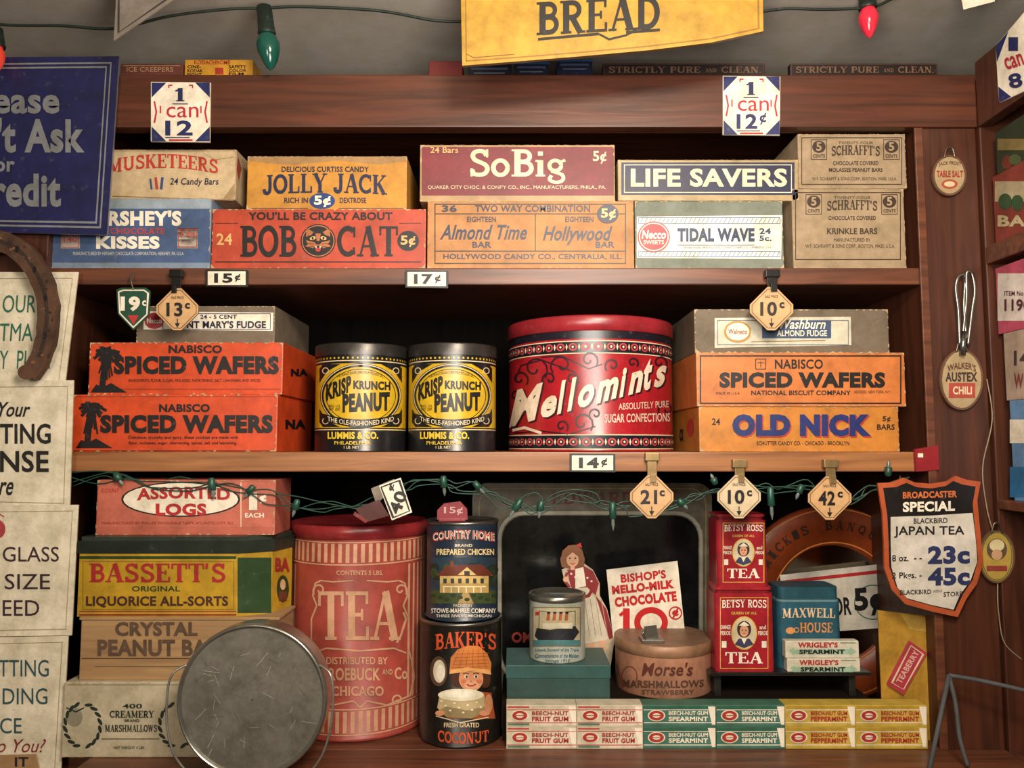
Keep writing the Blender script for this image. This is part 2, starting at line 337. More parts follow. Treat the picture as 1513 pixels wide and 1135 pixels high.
# horseshoe
p=Part('horseshoe',None,None,'rusty iron horseshoe hanging over the upper cream sign','horseshoe',surf=YP(-.035))
rust=C('5a3d2a',.8,.15,.7)
mid=crom([(52,548),(68,522),(77,490),(80,455),(76,425),(66,400),(52,378),(36,362),(18,353),(0,349),(-34,350),(-68,368),(-94,405),(-108,455),(-104,505),(-86,552)],3)
mid=[(x-11,y+6) for x,y in mid]; N=len(mid)
out=[];inn=[]; HR=random.Random(5)
for i,(x,y) in enumerate(mid):
    wdt=24+7*math.sin(min(1,i/(N*.5))*math.pi*.5); a=Vector(mid[max(i-1,0)]);b=Vector(mid[min(i+1,N-1)]);d=(b-a).normalized(); n=Vector((-d.y,d.x))
    out.append((x+n.x*(wdt/2+HR.uniform(-1.2,1.2)),y+n.y*(wdt/2+HR.uniform(-1.2,1.2)))); inn.append((x-n.x*(wdt/2+HR.uniform(-1,1)),y-n.y*(wdt/2+HR.uniform(-1,1))))
p.slab(out+inn[::-1],p.s,.012,rust)
p.ln(mid[3:N-3],6,C('33221a',.9),1)
for i in range(6,N-3,5): p.el(*mid[i],3,5,K,2)
for i in range(30):
    j=HR.randrange(2,N-2); p.el(mid[j][0]+HR.uniform(-11,11),mid[j][1]+HR.uniform(-8,8),HR.uniform(1.5,4),HR.uniform(1,3),C('7a5236' if i%2 else '2e1e16',.9),1.5,n=9)
p.el(mid[0][0]-2,mid[0][1]-4,13,11,rust,2)
# ---------------- top ledge items
p=carton('ledge_box','small faded reddish box at left end of the top ledge','box',177,271,94,zt,.03,.06,C('5a2e26')); p.t('ICE CREEPERS',187,99,256,106,C('a07858'),.01); p.ln([(182,97),(266,97)],1,C('a07858'))
p=carton('film_box','yellow colour film carton on the top ledge','box',272,374,88,zt,.03,.06,C('c08a28')); p.t('KODACHROME',287,89,340,95,C('a03020'),.02);p.t('CINE-',277,96,297,101,K,.02);p.t('KODAK',277,102,300,107,K,.02);p.t('EIGHT',277,108,298,112,K,.02);p.t('SAFETY',338,96,364,101,K,.02);p.t('COLOR',338,102,364,106,K,.02);p.t('FILM',338,107,360,111,K,.02); p.r(318,100,330,110,C('a03020'))
p=carton('ledge_box','small plain dark red box in the middle of the top ledge','box',633,684,90,zt,.03,.06,C('6e1c1c'))
for k,(a,b,y,c,lb) in enumerate(((690,756,94,'0e1422','widest dark navy carton next to the red box on the top ledge'),(758,812,92,'101830','navy carton with pale blue stripe, second of the dark ones on the ledge'),(822,876,88,'101a3a','tallest blue carton, last of the dark ones on the ledge'))):
    p=carton('ledge_box',lb,'box',a,b,y,zt,.035,.05,C(c),group='dark blue cartons on the top ledge'); p.r(a+6,y+6,b-6,y+9,C('4a5a80')); p.ln([(a+10,y+14),(b-10,y+14)],2,C('5a6478'))
    if k: p.r(a,y,b,y+3,C('2a5a90'))
for a,b,lb in ((890,1131,'dark slat reading strictly pure and clean, nearer the middle'),(1167,1386,'dark slat reading strictly pure and clean, at the right corner of the ledge')):
    p=carton('lettered_slat',lb,'sign',a,b,94,zt,.03,.012,C('1e1210'),.001,'lettered slats on the top ledge')
    c=C('6e5240'); w=b-a; p.t('STRICTLY PURE',a+w*.04,98,a+w*.6,108,c,serif=True); p.t('AND',a+w*.63,101,a+w*.7,107,c,serif=True); p.t('CLEAN.',a+w*.73,98,a+w*.97,108,c,serif=True); p.box(a+2,95,b-2,112,1,C('4c2c20'))
def octcard(label,x0,y0,x1,y1,big,cent):
    p=Part('price_card',None,None,label,'price card','square price cards on the top beam',surf=YP(-.0095)); p.slab([(x0,y0),(x1,y0+1),(x1-1,y1),(x0,y1-1)],p.s,.003,WH,CR)
    w=x1-x0;h=y1-y0;c=.26; b=C('20275c'); r=C('b5283a')
    for (x,y,sx,sy) in ((x0,y0,1,1),(x1,y0,-1,1),(x0,y1,1,-1),(x1,y1,-1,-1)): p.poly([(x+sx,y+sy),(x+sx*w*c,y+sy),(x+sx,y+sy*h*c)],b)
    for sx,cx in ((1,x0),(-1,x1)): p.ln([(cx+sx*w*.36,y0+5),(cx+sx*w*.3,y0+5),(cx+sx*w*.3,y0+9)],2,r); p.ln([(cx+sx*5,y0+h*.32),(cx+sx*8,y0+h*.5),(cx+sx*5,y0+h*.68)],2.5,r); p.ln([(cx+sx*w*.16,y0+h*.4),(cx+sx*w*.16,y0+h*.52)],2,r)
    p.ln([(x0+w*.3,y1-3),(x1-w*.3,y1-3)],2.5,r)
    p.t('1',x0+w*.4,y0+9,x0+w*.56,y0+h*.32,b,serif=True); p.ln([(x0+w*.36,y0+h*.365),(x0+w*.62,y0+h*.365)],1.5,b)
    p.t('can',x0+w*.26,y0+h*.41,x1-w*.2,y0+h*.59,r,.0)
    p.t(big,x0+w*.24,y0+h*.64,x1-w*(.4 if cent else .3),y0+h*.89,b,.03); p.ln([(x0+w*.24,y0+h*.925),(x1-w*.35,y0+h*.925)],1.5,b)
    if cent: p.t('¢',x1-w*.36,y0+h*.62,x1-w*.24,y0+h*.82,b,.02)
    return p
octcard('white one can twelve card, left one on the top beam',223,121,311,210,'12',False); octcard('white one can twelve-cent card, right one on the top beam',1068,112,1153,200,'12',True)
# ---------------- ROW 1
r1g='candy cartons on the top shelf'
B=C('75869c',.6); p=carton('candy_box','faded blue bulk chocolate carton beside the blue sign','box',76,313,293,z1,.012,.22,B,group=r1g); hz=p.top
p.r(78,309,310,388,C('435880')); p.r(78,294,311,308,C('93a2b0'))
p.t('HERSHEY\'S',122,311,268,334,WH,.05); p.t('MILK CHOCOLATE',130,337,243,346,C('c04038'),.02); p.t('KISSES',142,349,236,368,WH,.05)
p.t('MANUFACTURED BY HERSHEY CHOCOLATE CORPORATION, HERSHEY, PA. U.S.A.',108,372,272,378,C('c9ccc8'),.0)
for a,b in ((90,118),(262,292)): p.r(a,337,b,367,C('c9b8b0')); p.box(a+1,338,b-1,366,1,C('b04840'))
p.t('140',94,350,114,358,C('b04840'),.02); p.t('5 lbs',266,341,288,350,C('b04840'),.02); p.r(268,354,286,362,C('b04840'))
p=carton('candy_box','dented cream carton with arched red lettering, on the blue carton','box',160,350,221,hz,.02,.2,C('b39a78',.7),group=r1g)
p.r(163,224,347,296,C('c8b08c')); p.t('MUSKETEERS',160,236,322,258,C('b8382c'),arch=9,serif=True); p.t('24 Candy Bars',251,263,323,276,NV,.015,.15); p.ln([(166,290),(345,296)],1.5,C('8a7050')); 
p.ln([(230,262),(232,280)],4,C('b04038'));p.ln([(222,264),(224,280)],3,C('3a4a80'));p.ln([(240,262),(238,280)],4,C('3a4a80')); p.ln([(300,226),(318,236),(346,232)],1,C('9a8262')); p.poly([(328,296),(347,270),(347,296)],C('a08560'),1.3)
p.poly([(352,232),(357,250),(353,268),(350,250)],C('a04838'),1,p.R)
OR=C('b04026',.5); p=carton('candy_box','red-orange carton with a black cat head emblem','box',313,630,309,z1,.012,.22,OR,group=r1g); bz=p.top
p.t('BOB',355,333,438,380,K,serif=True); p.t('CAT',498,333,588,380,K,serif=True)
p.t("YOU'LL BE CRAZY ABOUT",367,313,580,325,K,.03); p.t('24',320,345,343,362,TAN,.02); p.el(603,356,16,15,K); p.t('5¢',592,348,614,365,TAN,.03)
p.ln([(318,387),(622,387)],1.5,K); p.ln([(318,330),(352,330)],1,K); p.ln([(590,330),(622,330)],1,K)
p.el(470,356,26,25,K); p.ring(470,356,24,23,1,C('c87848'),2)
BF=C('a8653c')
for sx in (-1,1):
    p.poly([(470+sx*18,350),(470+sx*17,337),(470+sx*7,343),(470+sx*10,347)],BF,2); p.el(470+sx*8,352,4.5,2.6,TAN,4,rot=sx*.3); p.el(470+sx*8,352,1.5,2.2,K,5); p.poly([(470+sx*5,358),(470+sx*18,355),(470+sx*15,361),(470+sx*19,364),(470+sx*7,367)],BF,2); p.ln([(470+sx*6,361),(470+sx*18,359)],.8,K,3); p.ln([(470+sx*6,364),(470+sx*17,366)],.8,K,3)
p.poly([(466,345),(474,345),(472,356),(468,356)],BF,2); p.el(470,359,4,2.5,K,4); p.el(470,363,7,5,BF,3); p.el(470,368,6,5,K,5); p.el(470,369,4,3,C('b03028'),6); p.poly([(466,364),(468,364),(467,368)],WH,7); p.poly([(472,364),(474,364),(473,368)],WH,7)
YO=C('c08630',.6); p=carton('candy_box','yellow-orange carton with a worn torn top edge','box',365,602,231,bz,.02,.2,YO,group=r1g)
p.poly([(367,231.5),(600,231.5),(600,238),(560,243),(500,237),(430,244),(367,238)],C('a07c50')); p.t('DELICIOUS CURTISS CANDY',416,246,545,254,NV,.02); p.t('JOLLY JACK',388,258,572,289,NV,arch=3,serif=True); p.t('RICH IN',420,292,455,300,NV,.02); p.t('DEXTROSE',502,292,541,300,NV,.02); p.el(476,297,19,12,C('1f3c78')); p.t('5¢',464,289,489,306,WH,.04); p.ln([(372,308),(455,308)],1,NV);p.ln([(500,308),(596,308)],1,NV)
TB=C('b27a46',.6); p=carton('candy_box','tan-orange carton divided into two printed panels','box',631,937,297,z1,.012,.22,TB,group=r1g); tz=p.top; bl=C('1a2340')
p.box(642,301,925,390,1.5,K); p.ln([(643,316),(924,316)],1.3,K,2.3); p.ln([(643,371),(924,371)],1.3,K,2.3); p.ln([(791,316),(791,371)],1.3,K,2.5)
for a in (('36',653,303,675,313,.03,0),('TWO WAY COMBINATION',702,303,872,313,.02,0),('EIGHTEEN',690,320,733,328,.02,0),('EIGHTEEN',835,320,877,328,.02,0),('BAR',698,357,726,366,.02,0),('BAR',880,357,908,366,.02,0),('Almond Time',650,332,779,354,.02,.35),('Hollywood',802,334,905,362,.02,.35),('HOLLYWOOD CANDY CO., CENTRALIA, ILL.',655,375,920,384,.02,0)): p.t(*a[:5],bl,a[5],a[6])
p.el(898,316,16,14,bl,4); p.t('5¢',888,308,910,325,TAN,.03,layer=5)
MR=C('74222c',.5); p=carton('candy_box','maroon carton with large cream serif lettering','box',620,909,214,tz,.016,.21,C('a88860'),group=r1g); p.r(623,217,907,289,MR)
p.t('24 Bars',636,217,677,226,TAN,.01,layer=4); p.t('SoBig',694,220,836,272,CR,serif=True); p.t('5¢',876,223,896,242,CR,.02); p.t("QUAKER CITY CHOC. & CONF'Y CO., INC., MANUFACTURERS, PHILA., PA.",632,274,895,280,CR,0)
GB=C('6d7468',.6); p=carton('candy_box','grey-green carton with a pasted white label, under the navy one','box',937,1157,297,z1,.014,.22,GB,group=r1g,as_thing=True); lz=p.top; L=Part('paper_label',p.th,surf=YP(.0135)); 
L.slab([(941,320),(1156,318),(1154,383),(941,381)],L.s,.0004,WH); L.box(943,321,1153,331,1,C('4a6a98')); L.box(943,371,1153,380,1,C('4a6a98'))
for i in range(32): L.ln([(946+i*6.5,329.5),(950+i*6.5,322.5)],1,C('4a6a98')); L.ln([(946+i*6.5,378.5),(950+i*6.5,372.5)],1,C('4a6a98'))
L.t('TIDAL WAVE',1001,337,1115,357,C('1b3358'),.05); L.t('24',1122,337,1139,346,C('1b3358'),.03); L.t('5c.',1122,348,1140,356,C('1b3358'),.03); L.ln([(1001,362),(1115,362)],1,C('1b3358')); L.t('Manufactured by  NEW ENGLAND CONFECTIONERY CO., CAMBRIDGE, U.S.A.',1010,364,1140,368,C('1b3358'),0)
L.el(966,350,24,23,C('b8343c'),4); L.ring(966,350,22,21,1.5,WH,5); L.t('Necco',948,340,984,353,WH,.03,.2,layer=5); L.t('SWEETS',951,355,981,361,WH,.02,layer=5)
p=carton('candy_box','long navy carton with plain cream capitals','box',912,1180,236,lz,.014,.2,C('a8926c'),group=r1g); p.r(918,240,1174,288,NV); p.box(922,243,1170,285,1.2,CR); p.t('LIFE SAVERS',932,249,1163,276,C('ddd0ae'),.035)
SC=C('9c866a',.7); sk=C('3a2a20')
def schr(label,x0,x1,yt,base,kind,ox):
    p=carton('candy_box',label,'box',x0,x1,yt,base,.014,.2,SC,group=r1g); w=x1-x0; h=(78 if kind==0 else 108)
    p.box(x0+6,yt+5,x1-5,yt+h-3,1.2,sk)
    for cx in (x0+w*.2,x1-w*.13): p.el(cx,yt+19,10,9,sk); p.t('5',cx-4,yt+12,cx+4,yt+25,SC,.03,layer=4); p.t('CENTS',cx-9,yt+30,cx+9,yt+35,sk,.02); p.box(cx-12,yt+8,cx+12,yt+38,1,sk)
    a=x0+w*.33;b=x1-w*.25
    p.t('TWENTY-FOUR',a+8,yt+11,b-8,yt+15,sk,.0); p.t("SCHRAFFT'S",a-2,yt+18,b+2,yt+33,sk,serif=True,arch=2); p.t('CHOCOLATE COVERED',a,yt+40,b,yt+46,sk,.02)
    return p,a,b
p,a,b=schr('lower tan peanut candy carton at the right end of the top shelf',1169,1336,279,z1,1,0); scz=p.top
p.t('KRINKLE BARS',a-2,337,b+2,346,sk,.02); p.t('MANUFACTURED BY',a+8,352,b-8,357,sk,0); p.t('W.F. SCHRAFFT & SONS CORP., BOSTON, MASS. U.S.A.',1190,361,1322,367,sk,.0)
p,a,b=schr('upper tan carton standing on another at right end of the top shelf',1178,1338,198,scz,0,0)
p.t('MOLASSES PEANUT BARS',a-6,248,b+6,254,sk,.02); p.t('W.F. SCHRAFFT & SONS CORP., BOSTON, MASS. U.S.A.',1200,262,1325,267,sk,0)
# ---------------- ROW 2
r2='snack cartons on the middle shelf'
NO=C('cc481e',.42)
def palm(p,x,y0,y1):
    p.ln([(x+8,y0+18),(x+4,(y0+y1)/2),(x,y1)],9,K,2); PR=random.Random(int(x))
    for a in range(0,360,24):
        c,s=math.cos(math.radians(a)),math.sin(math.radians(a)); k=PR.uniform(.7,1.1); p.ln([(x+8,y0+15),(x+8+11*c*k,y0+12+9*s*k),(x+8+20*c*k,y0+17+14*s*k)],4.5,K,2.1+.07*(a/24))
    for i in range(6): p.ln([(x+2+i*2,y0+24),(x-4+i*4,y0+40+PR.uniform(0,12))],2.5,K,3.3+.1*i)
    p.poly([(x-16,y1),(x-8,y1-12),(x+2,y1-8),(x+14,y1-14),(x+24,y1-8),(x+38,y1)],K,4.2)
p=carton('wafer_box','lower bright orange wafer carton in the left stack','box',107,411,583,z2,.012,.2,NO,group=r2); nz=p.top; palm(p,128,590,662)
p.t('NABISCO',235,597,310,609,K,.04); p.t('SPICED WAFERS',148,613,403,640,K,.055,layer=5); p.t('Delicious, crunchy and spicy, these cookies are made with',190,644,352,650,K,.01); p.t('flour, molasses, sugar, shortening, spices, salt and leavening.',190,652,350,658,K,.01); p.ln([(110,586),(408,586)],1.2,C('a03a1c')); p.ln([(108,666),(408,666)],1,K); p.t('NA',422,620,452,634,K,.05,surf=p.R)
p=carton('wafer_box','upper bright orange wafer carton in the left stack','box',132,419,506,nz,.02,.2,NO,group=r2); mz=p.top; palm(p,150,510,580)
p.t('NABISCO',249,510,328,522,K,.04); p.t('SPICED WAFERS',168,526,412,553,K,.055,layer=5); p.t('INGREDIENTS: FLOUR, SUGAR, MOLASSES, SHORTENING, SALT, LEAVENING AND SPICES.',190,560,385,565,K,0); p.ln([(135,575),(415,575)],1.2,C('a03a1c')); p.t('NA',430,545,455,556,K,.05,surf=p.R)
p=carton('fudge_box','grey-brown fudge carton with pale label topping the left stack','box',202,407,452,mz,.03,.2,C('706252',.7),group=r2,as_thing=True); L=Part('paper_label',p.th,surf=YP(.0295)); L.slab([(212,460),(404,462),(403,489),(212,487)],L.s,.0004,WH); L.box(240,463,400,487,1,C('3a4a70'))
L.t('24 - 5 CENT',296,465,350,471,NV,.02,layer=4); L.t("AUNT MARY'S FUDGE",256,474,393,485,NV,.03,layer=4); L.el(228,474,14,12,C('a83a44'),4); L.t('Necco',217,470,239,478,WH,.03,layer=5)
def tinbase(name,label,cat,cx,w,yt,base,Yf,group=None):
    x,y,r=cylgeom(cx,w,Yf); th=Thing(name,label,cat,(x,y,base),group); return th,x,y,r,Z(yt,Yf)
def wrap(p,x,y,r,za,zb,m,l=1): p.lathe([(r+l*E,za),(r+l*E,zb)],T3(x,y,0),m,cap=False)
def dots(p,x,y,r,z,n,shape,m,l=2,ph=0):
    for k in range(n):
        a=2*math.pi*(k+ph)/n; R=r+l*E
        p.add([(x+R*math.cos(a+du/r),y+R*math.sin(a+du/r),z+dz) for du,dz in shape],[list(range(len(shape)))],m,True)
def circ(rx,rz,n=10): return [(rx*math.cos(2*math.pi*i/n),rz*math.sin(2*math.pi*i/n)) for i in range(n)]
def yr(py,Yf): return Z(py,Yf)
YE=C('cfa822',.33); BK=C('17171b',.28)
for cx,w,lb in ((533,66,'black and yellow peanut tin nearer the orange cartons'),(668,64,'black and yellow peanut tin beside the big red tin')):
    Yf=.012; th,x,y,r,zz=tinbase('peanut_tin',lb,'tin',cx,w,506,z2,Yf,'black and yellow peanut tins'); b=Part('tin_body',th,surf=Cyl(x,y,r,4)); 
    b.lathe([(r*.97,z2),(r+.0006,z2+.0005),(r+.0006,z2+.002),(r,z2+.003),(r,zz-.012)],T3(x,y,0),BK); l=Part('lid',th,label='dull grey metal slip lid'); l.lathe([(r+.0015,yr(524,Yf)),(r+.0018,zz-.002),(r+.001,zz),(r*.96,zz),(r*.94,zz-.003),(0.001,zz-.003)],T3(x,y,0),C('4a4745',.33,.7),cap=False)
    s=w/66
    def q(v): return cx+(v-533)*s
    wrap(b,x,y,r,yr(533.5,Yf),yr(532,Yf),CR); wrap(b,x,y,r,yr(635.5,Yf),yr(634,Yf),CR,1); dots(b,x,y,r,yr(528.5,Yf),60,circ(.0017,.0017,6),YE)
    wrap(b,x,y,r,yr(632,Yf),yr(537,Yf),YE,1)
    for sx in (-1,1):
        b.poly([(cx+sx*30*s,538),(cx+sx*56*s,538),(cx+sx*61*s,545),(cx+sx*61*s,566),(cx+sx*50*s,549)][::(-1 if sx>0 else 1)],BK,2); b.poly([(cx+sx*30*s,631),(cx+sx*50*s,622),(cx+sx*61*s,604),(cx+sx*61*s,624),(cx+sx*56*s,631)][::(-1 if sx>0 else 1)],BK,2)
        b.ring(cx+sx*52*s,548,5*s,5,1.2,CR,3); b.ring(cx+sx*52*s,622,5*s,5,1.2,CR,3)
    b.ring(cx,585,60*s,48,5,BK,2.3,n=48); b.ring(cx,585,59*s,47,1.2,CR,3.3,n=48); b.ring(cx,585,52*s,40,1,K,2,n=48)
    b.t("THE PEANUT SUGAR CORN SYRUP MOLASSES SALT",q(498),555,q(568),559,K,0,arch=7,layer=3)
    b.t('KRISP',q(482),568,q(519),593,K,.05,rise=14,layer=3.6); b.t('KRUNCH',q(522),562,q(577),575,K,.05,rise=-2); b.t('PEANUT',q(506),582,q(576),610,K,.06,rise=3)
    b.t('REG. U.S.',q(486),598,q(503),602,K,0,layer=4); b.t('PAT. OFF.',q(486),603,q(503),607,K,0,layer=4)
    b.poly([(q(476),611),(q(505),618),(q(533),620),(q(561),618),(q(590),611),(q(586),623),(q(533),634),(q(480),623)],BK,4.4); b.t("THE OLE-FASHIONED KIND",q(484),615,q(582),622,CR,.01,arch=-7,layer=5.4)
    b.t('LUMMIS & CO.',q(484),638,q(559),649,C('e3c03a'),.04,layer=4); b.t('PHILADELPHIA',q(494),652,q(548),657,C('e3c03a'),.01,layer=4); b.t('1 LB. NET',q(508),659,q(531),663,CR,.01,layer=4)
Yf=.012; th,x,y,r,zz=tinbase('round_sweets_tin','large red round sweets tin with slanting white script','tin',872,120,465,z2,Yf); b=Part('tin_body',th,surf=Cyl(x,y,r)); RB=C('9c1a24',.26)
b.lathe([(r*.98,z2),(r+.001,z2+.001),(r+.001,z2+.003),(r,z2+.005),(r,zz-.02)],T3(x,y,0),RB); l=Part('lid',th); l.lathe([(r+.001,zz-.024),(r+.003,zz-.023),(r+.003,zz-.003),(r+.001,zz),(r*.97,zz),(r*.95,zz-.003),(.001,zz-.003)],T3(x,y,0),C('94262e',.3),cap=False)
for a,c in ((487,500),(503,522),(642,664)): 
    wrap(b,x,y,r,yr(c,Yf),yr(a,Yf),C('1a1722',.3),1)
for py in (503.5,521.5,642.5,663.5): wrap(b,x,y,r,yr(py+.7,Yf),yr(py-.7,Yf),CR,2)
for py,n in ((512,44),(653,44)):
    dots(b,x,y,r,yr(py,Yf),n,circ(.0068,.006),C('b83a42'),2); dots(b,x,y,r,yr(py,Yf),n,circ(.004,.0038),C('1a1722',.3),3); dots(b,x,y,r,yr(py,Yf),n,circ(.0018,.002,6),CR,4); dots(b,x,y,r,yr(py,Yf),n,circ(.0016,.0052,4),CR,3,.5)
cu=C('2c0c18',.4); cl=[0]
def curl(p,x,y,s,fl=1,m=None):
    cl[0]=(cl[0]+1)%9
    pts=[(x+fl*s*(.1+.09*t)*math.cos(t)*1.0,y+s*(.1+.09*t)*math.sin(t)) for t in [i*.5 for i in range(15)]]; p.ln(pts,2.6,m or cu,2+.08*cl[0])
for a in ((790,545,28,1),(830,540,24,-1),(870,532,20,1),(768,560,18,1),(780,600,20,-1),(845,560,14,1),(905,540,16,-1),(975,536,16,1),(985,605,18,-1),(860,625,24,1),(812,560,16,-1),(762,585,14,1),(880,612,14,-1),(935,536,12,1),(830,630,14,1)): curl(b,*a)
b.ln([(760,640),(800,637),(840,642),(880,630)],2,cu,1.8); b.ln([(762,560),(770,540),(800,532),(850,550)],2,cu,1.7); b.ln([(800,528),(830,526),(870,545),(890,538)],2,cu,1.6)
v=[('M',752,802,52),('e',799,823,30),('l',823,836,48),('l',838,852,48),('o',854,878,32),('m',880,914,32),('i',915,926,42),('n',928,950,32),('t',951,964,46),('s',966,985,30)]
for ch,a,c,h in v:
    yb=632-(a-752)*.27; b.t(ch,a+2.5,yb-h+2,c+2.5,yb+2,cu,.04,.3,rise=(c-a)*.3,layer=3.2); b.t(ch,a,yb-h,c,yb,C('dfcbb6',.4),.04,.3,rise=(c-a)*.3,layer=4)
b.ln([(757,636),(775,632),(800,640)],4,C('dfcbb6',.4),4.4)
b.t('ABSOLUTELY PURE',914,596,988,606,C('d8b8a8'),.01,rise=4); b.t('SUGAR CONFECTIONS',893,612,990,625,C('d8b8a8'),.02,rise=2)
p=carton('candy_box','amber carton with large navy letters, at base of right stack','box',1032,1328,601,z2,.014,.2,C('c07a2c',.5),group=r2); oz=p.top
p.t('OLD NICK',1084,614,1289,647,C('b03a26'),.07); p.t('OLD NICK',1082,612,1287,645,C('1c2a68'),.07,layer=4); p.t('24',1052,618,1064,628,K,.02); p.t('5¢',1304,615,1316,624,K,.02); p.t('BARS',1296,627,1322,635,K,.02); p.t('SCHUTTER CANDY CO. - CHICAGO - BROOKLYN',1118,652,1255,658,K,.01)
p.el(1020,632,5,14,C('b8403a'),1,p.L); p.t('CK',1004,634,1010,652,NV,.05,surf=p.L)
p=carton('wafer_box','pale orange bordered wafer carton in the right stack','box',1028,1337,521,oz,.012,.2,C('c67236',.5),group=r2); wz=p.top
p.box(1034,525,1332,597,2,K); p.t('NABISCO',1145,531,1216,545,K,.02); p.t('SPICED WAFERS',1063,550,1308,573,K,.055); p.t('NATIONAL BISCUIT COMPANY',1110,577,1257,584,K,.02); p.t('MADE IN U.S.A.',1058,579,1094,583,K,0); p.t('ADDRESS: NEW YORK, N.Y.',1262,577,1316,582,K,0); p.box(1116,530,1132,546,1.2,K); p.ln([(1124,533),(1124,543)],1,K); p.ln([(1119,536),(1129,536)],1,K,2.3)
p=carton('fudge_box','grey-brown almond fudge carton topping the right stack','box',1025,1313,457,wz,.02,.2,C('6a5d4c',.7),group=r2,as_thing=True); L=Part('paper_label',p.th,surf=YP(.0195)); L.slab([(1056,470),(1257,468),(1258,510),(1056,514)],L.s,.0004,C('c9c3b0')); L.r(1126,474,1228,500,C('394d6c')); L.box(1060,473,1254,510,1,C('5a6a88'))
L.t('Washburn',1152,472,1220,486,WH,.02,.3,layer=4); L.t('ALMOND FUDGE',1148,488,1222,497,WH,.02,layer=4); L.el(1090,490,20,16,C('b8893a'),4); L.el(1090,490,17,13,WH,5); L.t('Walneco',1076,486,1104,494,C('8a3030'),.02,layer=6); L.ln([(1110,505),(1220,503)],1,C('8a6a30'))
p=Part('red_tab',None,None,'small red tab clipped at the right end of the middle shelf edge','tag',surf=YP(-.006)); p.slab([(1352,664),(1386,658),(1388,694),(1354,697)],p.s,.006,C('8e1a22')); p.r(1356,670,1364,676,WH)
# ---------------- price tags
def ptag(label,x0,y0,x1,y1,txt):
    p=Part('price_tag',None,None,label,'price tag','white shelf edge price tags',surf=YP(-.0035)); p.slab([(x0,y0),(x1,y0+1),(x1,y1),(x0,y1-1)],p.s,.003,K,C('555550',.4,.6)); p.r(x0+3,y0+3,x1-3,y1-3,WH,1); w=x1-x0; p.t(txt,x0+w*.2,y0+6,x1-w*.36,y1-6,K,bold=.04); p.t('¢',x1-w*.31,y0+7,x1-w*.17,y1-8,K,.03)
ptag('white fifteen-cent tag on the upper shelf edge',304,398,366,424,'15'); ptag('white seventeen-cent tag on the upper shelf edge',599,399,662,426,'17'); ptag('white fourteen-cent tag on the middle shelf edge',842,670,909,698,'14')
def dtag(label,cx,cy,h,txt,hookm,zs,ht,fill='c99f70'):
    th=Thing('diamond_price_tag',label,'price tag',P(cx,cy+h,-.012),'tan diamond price tags'); p=Part('card',th,surf=YP(-.0135)); c=6
    pts=[(cx-c,cy-h),(cx-h,cy-c),(cx-h,cy+c),(cx-c,cy+h),(cx+c,cy+h),(cx+h,cy+c),(cx+h,cy-c),(cx+c,cy-h)]
    p.slab(pts,p.s,.0025,C(fill,.5),C('6a4c30')); q=[(cx+(a-cx)*.9,cy+(b-cy)*.9) for a,b in pts]; p.ln(q+[q[0]],1,C('6a4a30'),1)
    p.t(txt,cx-h*.52,cy-h*.32,cx+h*.25,cy+h*.34,K,.03); p.t('c',cx+h*.36,cy-h*.3,cx+h*.6,cy-h*.02,K,.04); p.t('SALE PRICE',cx-h*.3,cy-h*.62,cx+h*.3,cy-h*.5,K,0)
    p.ln([(cx,cy+h*.45),(cx,cy+h*.85)],1.5,K); p.poly([(cx-4,cy+h*.66),(cx,cy+h*.88),(cx+4,cy+h*.66)],K)
    k=Part('hook',th); m=C('1c1a1a',.4,.5) if hookm else C('9a8058',.4,.6); y0=ht
    a=P(cx-7,y0,-.008);b=P(cx+7,cy-h+8,-.005); k.cube((a.x,-.0105,b.z),(b.x,-.008,a.z),m,.0005); a=P(cx-10,y0-3,-.008);b=P(cx+10,y0+9,-.004); k.cube((a.x,-.013,b.z),(b.x,-.002,a.z),m,.001); k.cube((a.x+.006,-.0165,P(cx,cy-h+10,0).z),(b.x-.006,-.0105,P(cx,cy-h-2,0).z),m,.0005)
dtag('tan diamond thirteen-cent tag hanging from the upper shelf',262,457,31,'13',1,0,402); dtag('tan diamond ten-cent tag hanging from the upper shelf at right',1140,456,32,'10',1,0,402)
dtag('tan diamond twenty-one-cent tag below the middle shelf',963,734,32,'21',0,0,672); dtag('tan diamond ten-cent tag below the middle shelf',1092,734,32,'10',0,0,682,'cdb898'); dtag('tan diamond forty-two-cent tag below the middle shelf',1226,736,32,'42',0,0,682)
th=Thing('green_price_tag','green nineteen-cent tag with red arrow hanging from the upper shelf','price tag',P(197,487,-.01)); p=Part('card',th,surf=YP(-.01)); pts=[(172,428),(180,425),(215,425),(222,430),(220,466),(197,488),(174,464)]; p.slab(pts,p.s,.0025,C('1f4a38',.4)); q=[(197+(a-197)*.87,455+(b-455)*.87) for a,b in pts]; p.ln(q+[q[0]],2,WH,1); p.t('19',178,438,207,460,WH,.05); p.t('c',210,444,216,452,WH,.03); p.poly([(189,466),(205,466),(197,480)],C('b83030'))
k=Part('hook',th); k.tube([P(197,404,-.004),P(193,412,-.01),P(197,428,-.0112)],.0012,C('8a8a86',.3,.9))
th=Thing('clip_tag','tilted forty-cent tag in a dark red clip beneath the middle shelf','price tag',P(565,770,-.02)); k=Part('clip',th); sf=YP(-.02); k.slab([(525,752),(560,738),(575,762),(540,772)],sf,.006,C('4a1616',.3)); k.slab([(548,722),(582,708),(588,716),(556,745)],YP(-.018),.004,C('7a7068',.3,.8)); k.slab([(524,756),(544,770),(540,773),(522,761)],YP(-.022),.003,C('7a221c',.3)); p=Part('card',th,surf=YP(-.024)); p.slab([(560,718),(592,706),(609,757),(579,769)],p.s,.002,WH,K); p.ln([(563,720),(590,710),(605,755),(581,765),(563,720)],2,K); p.t('40',571,733,605,752,K,.03,rot=70); p.t('¢',573,715,584,725,K,.03,rot=70)
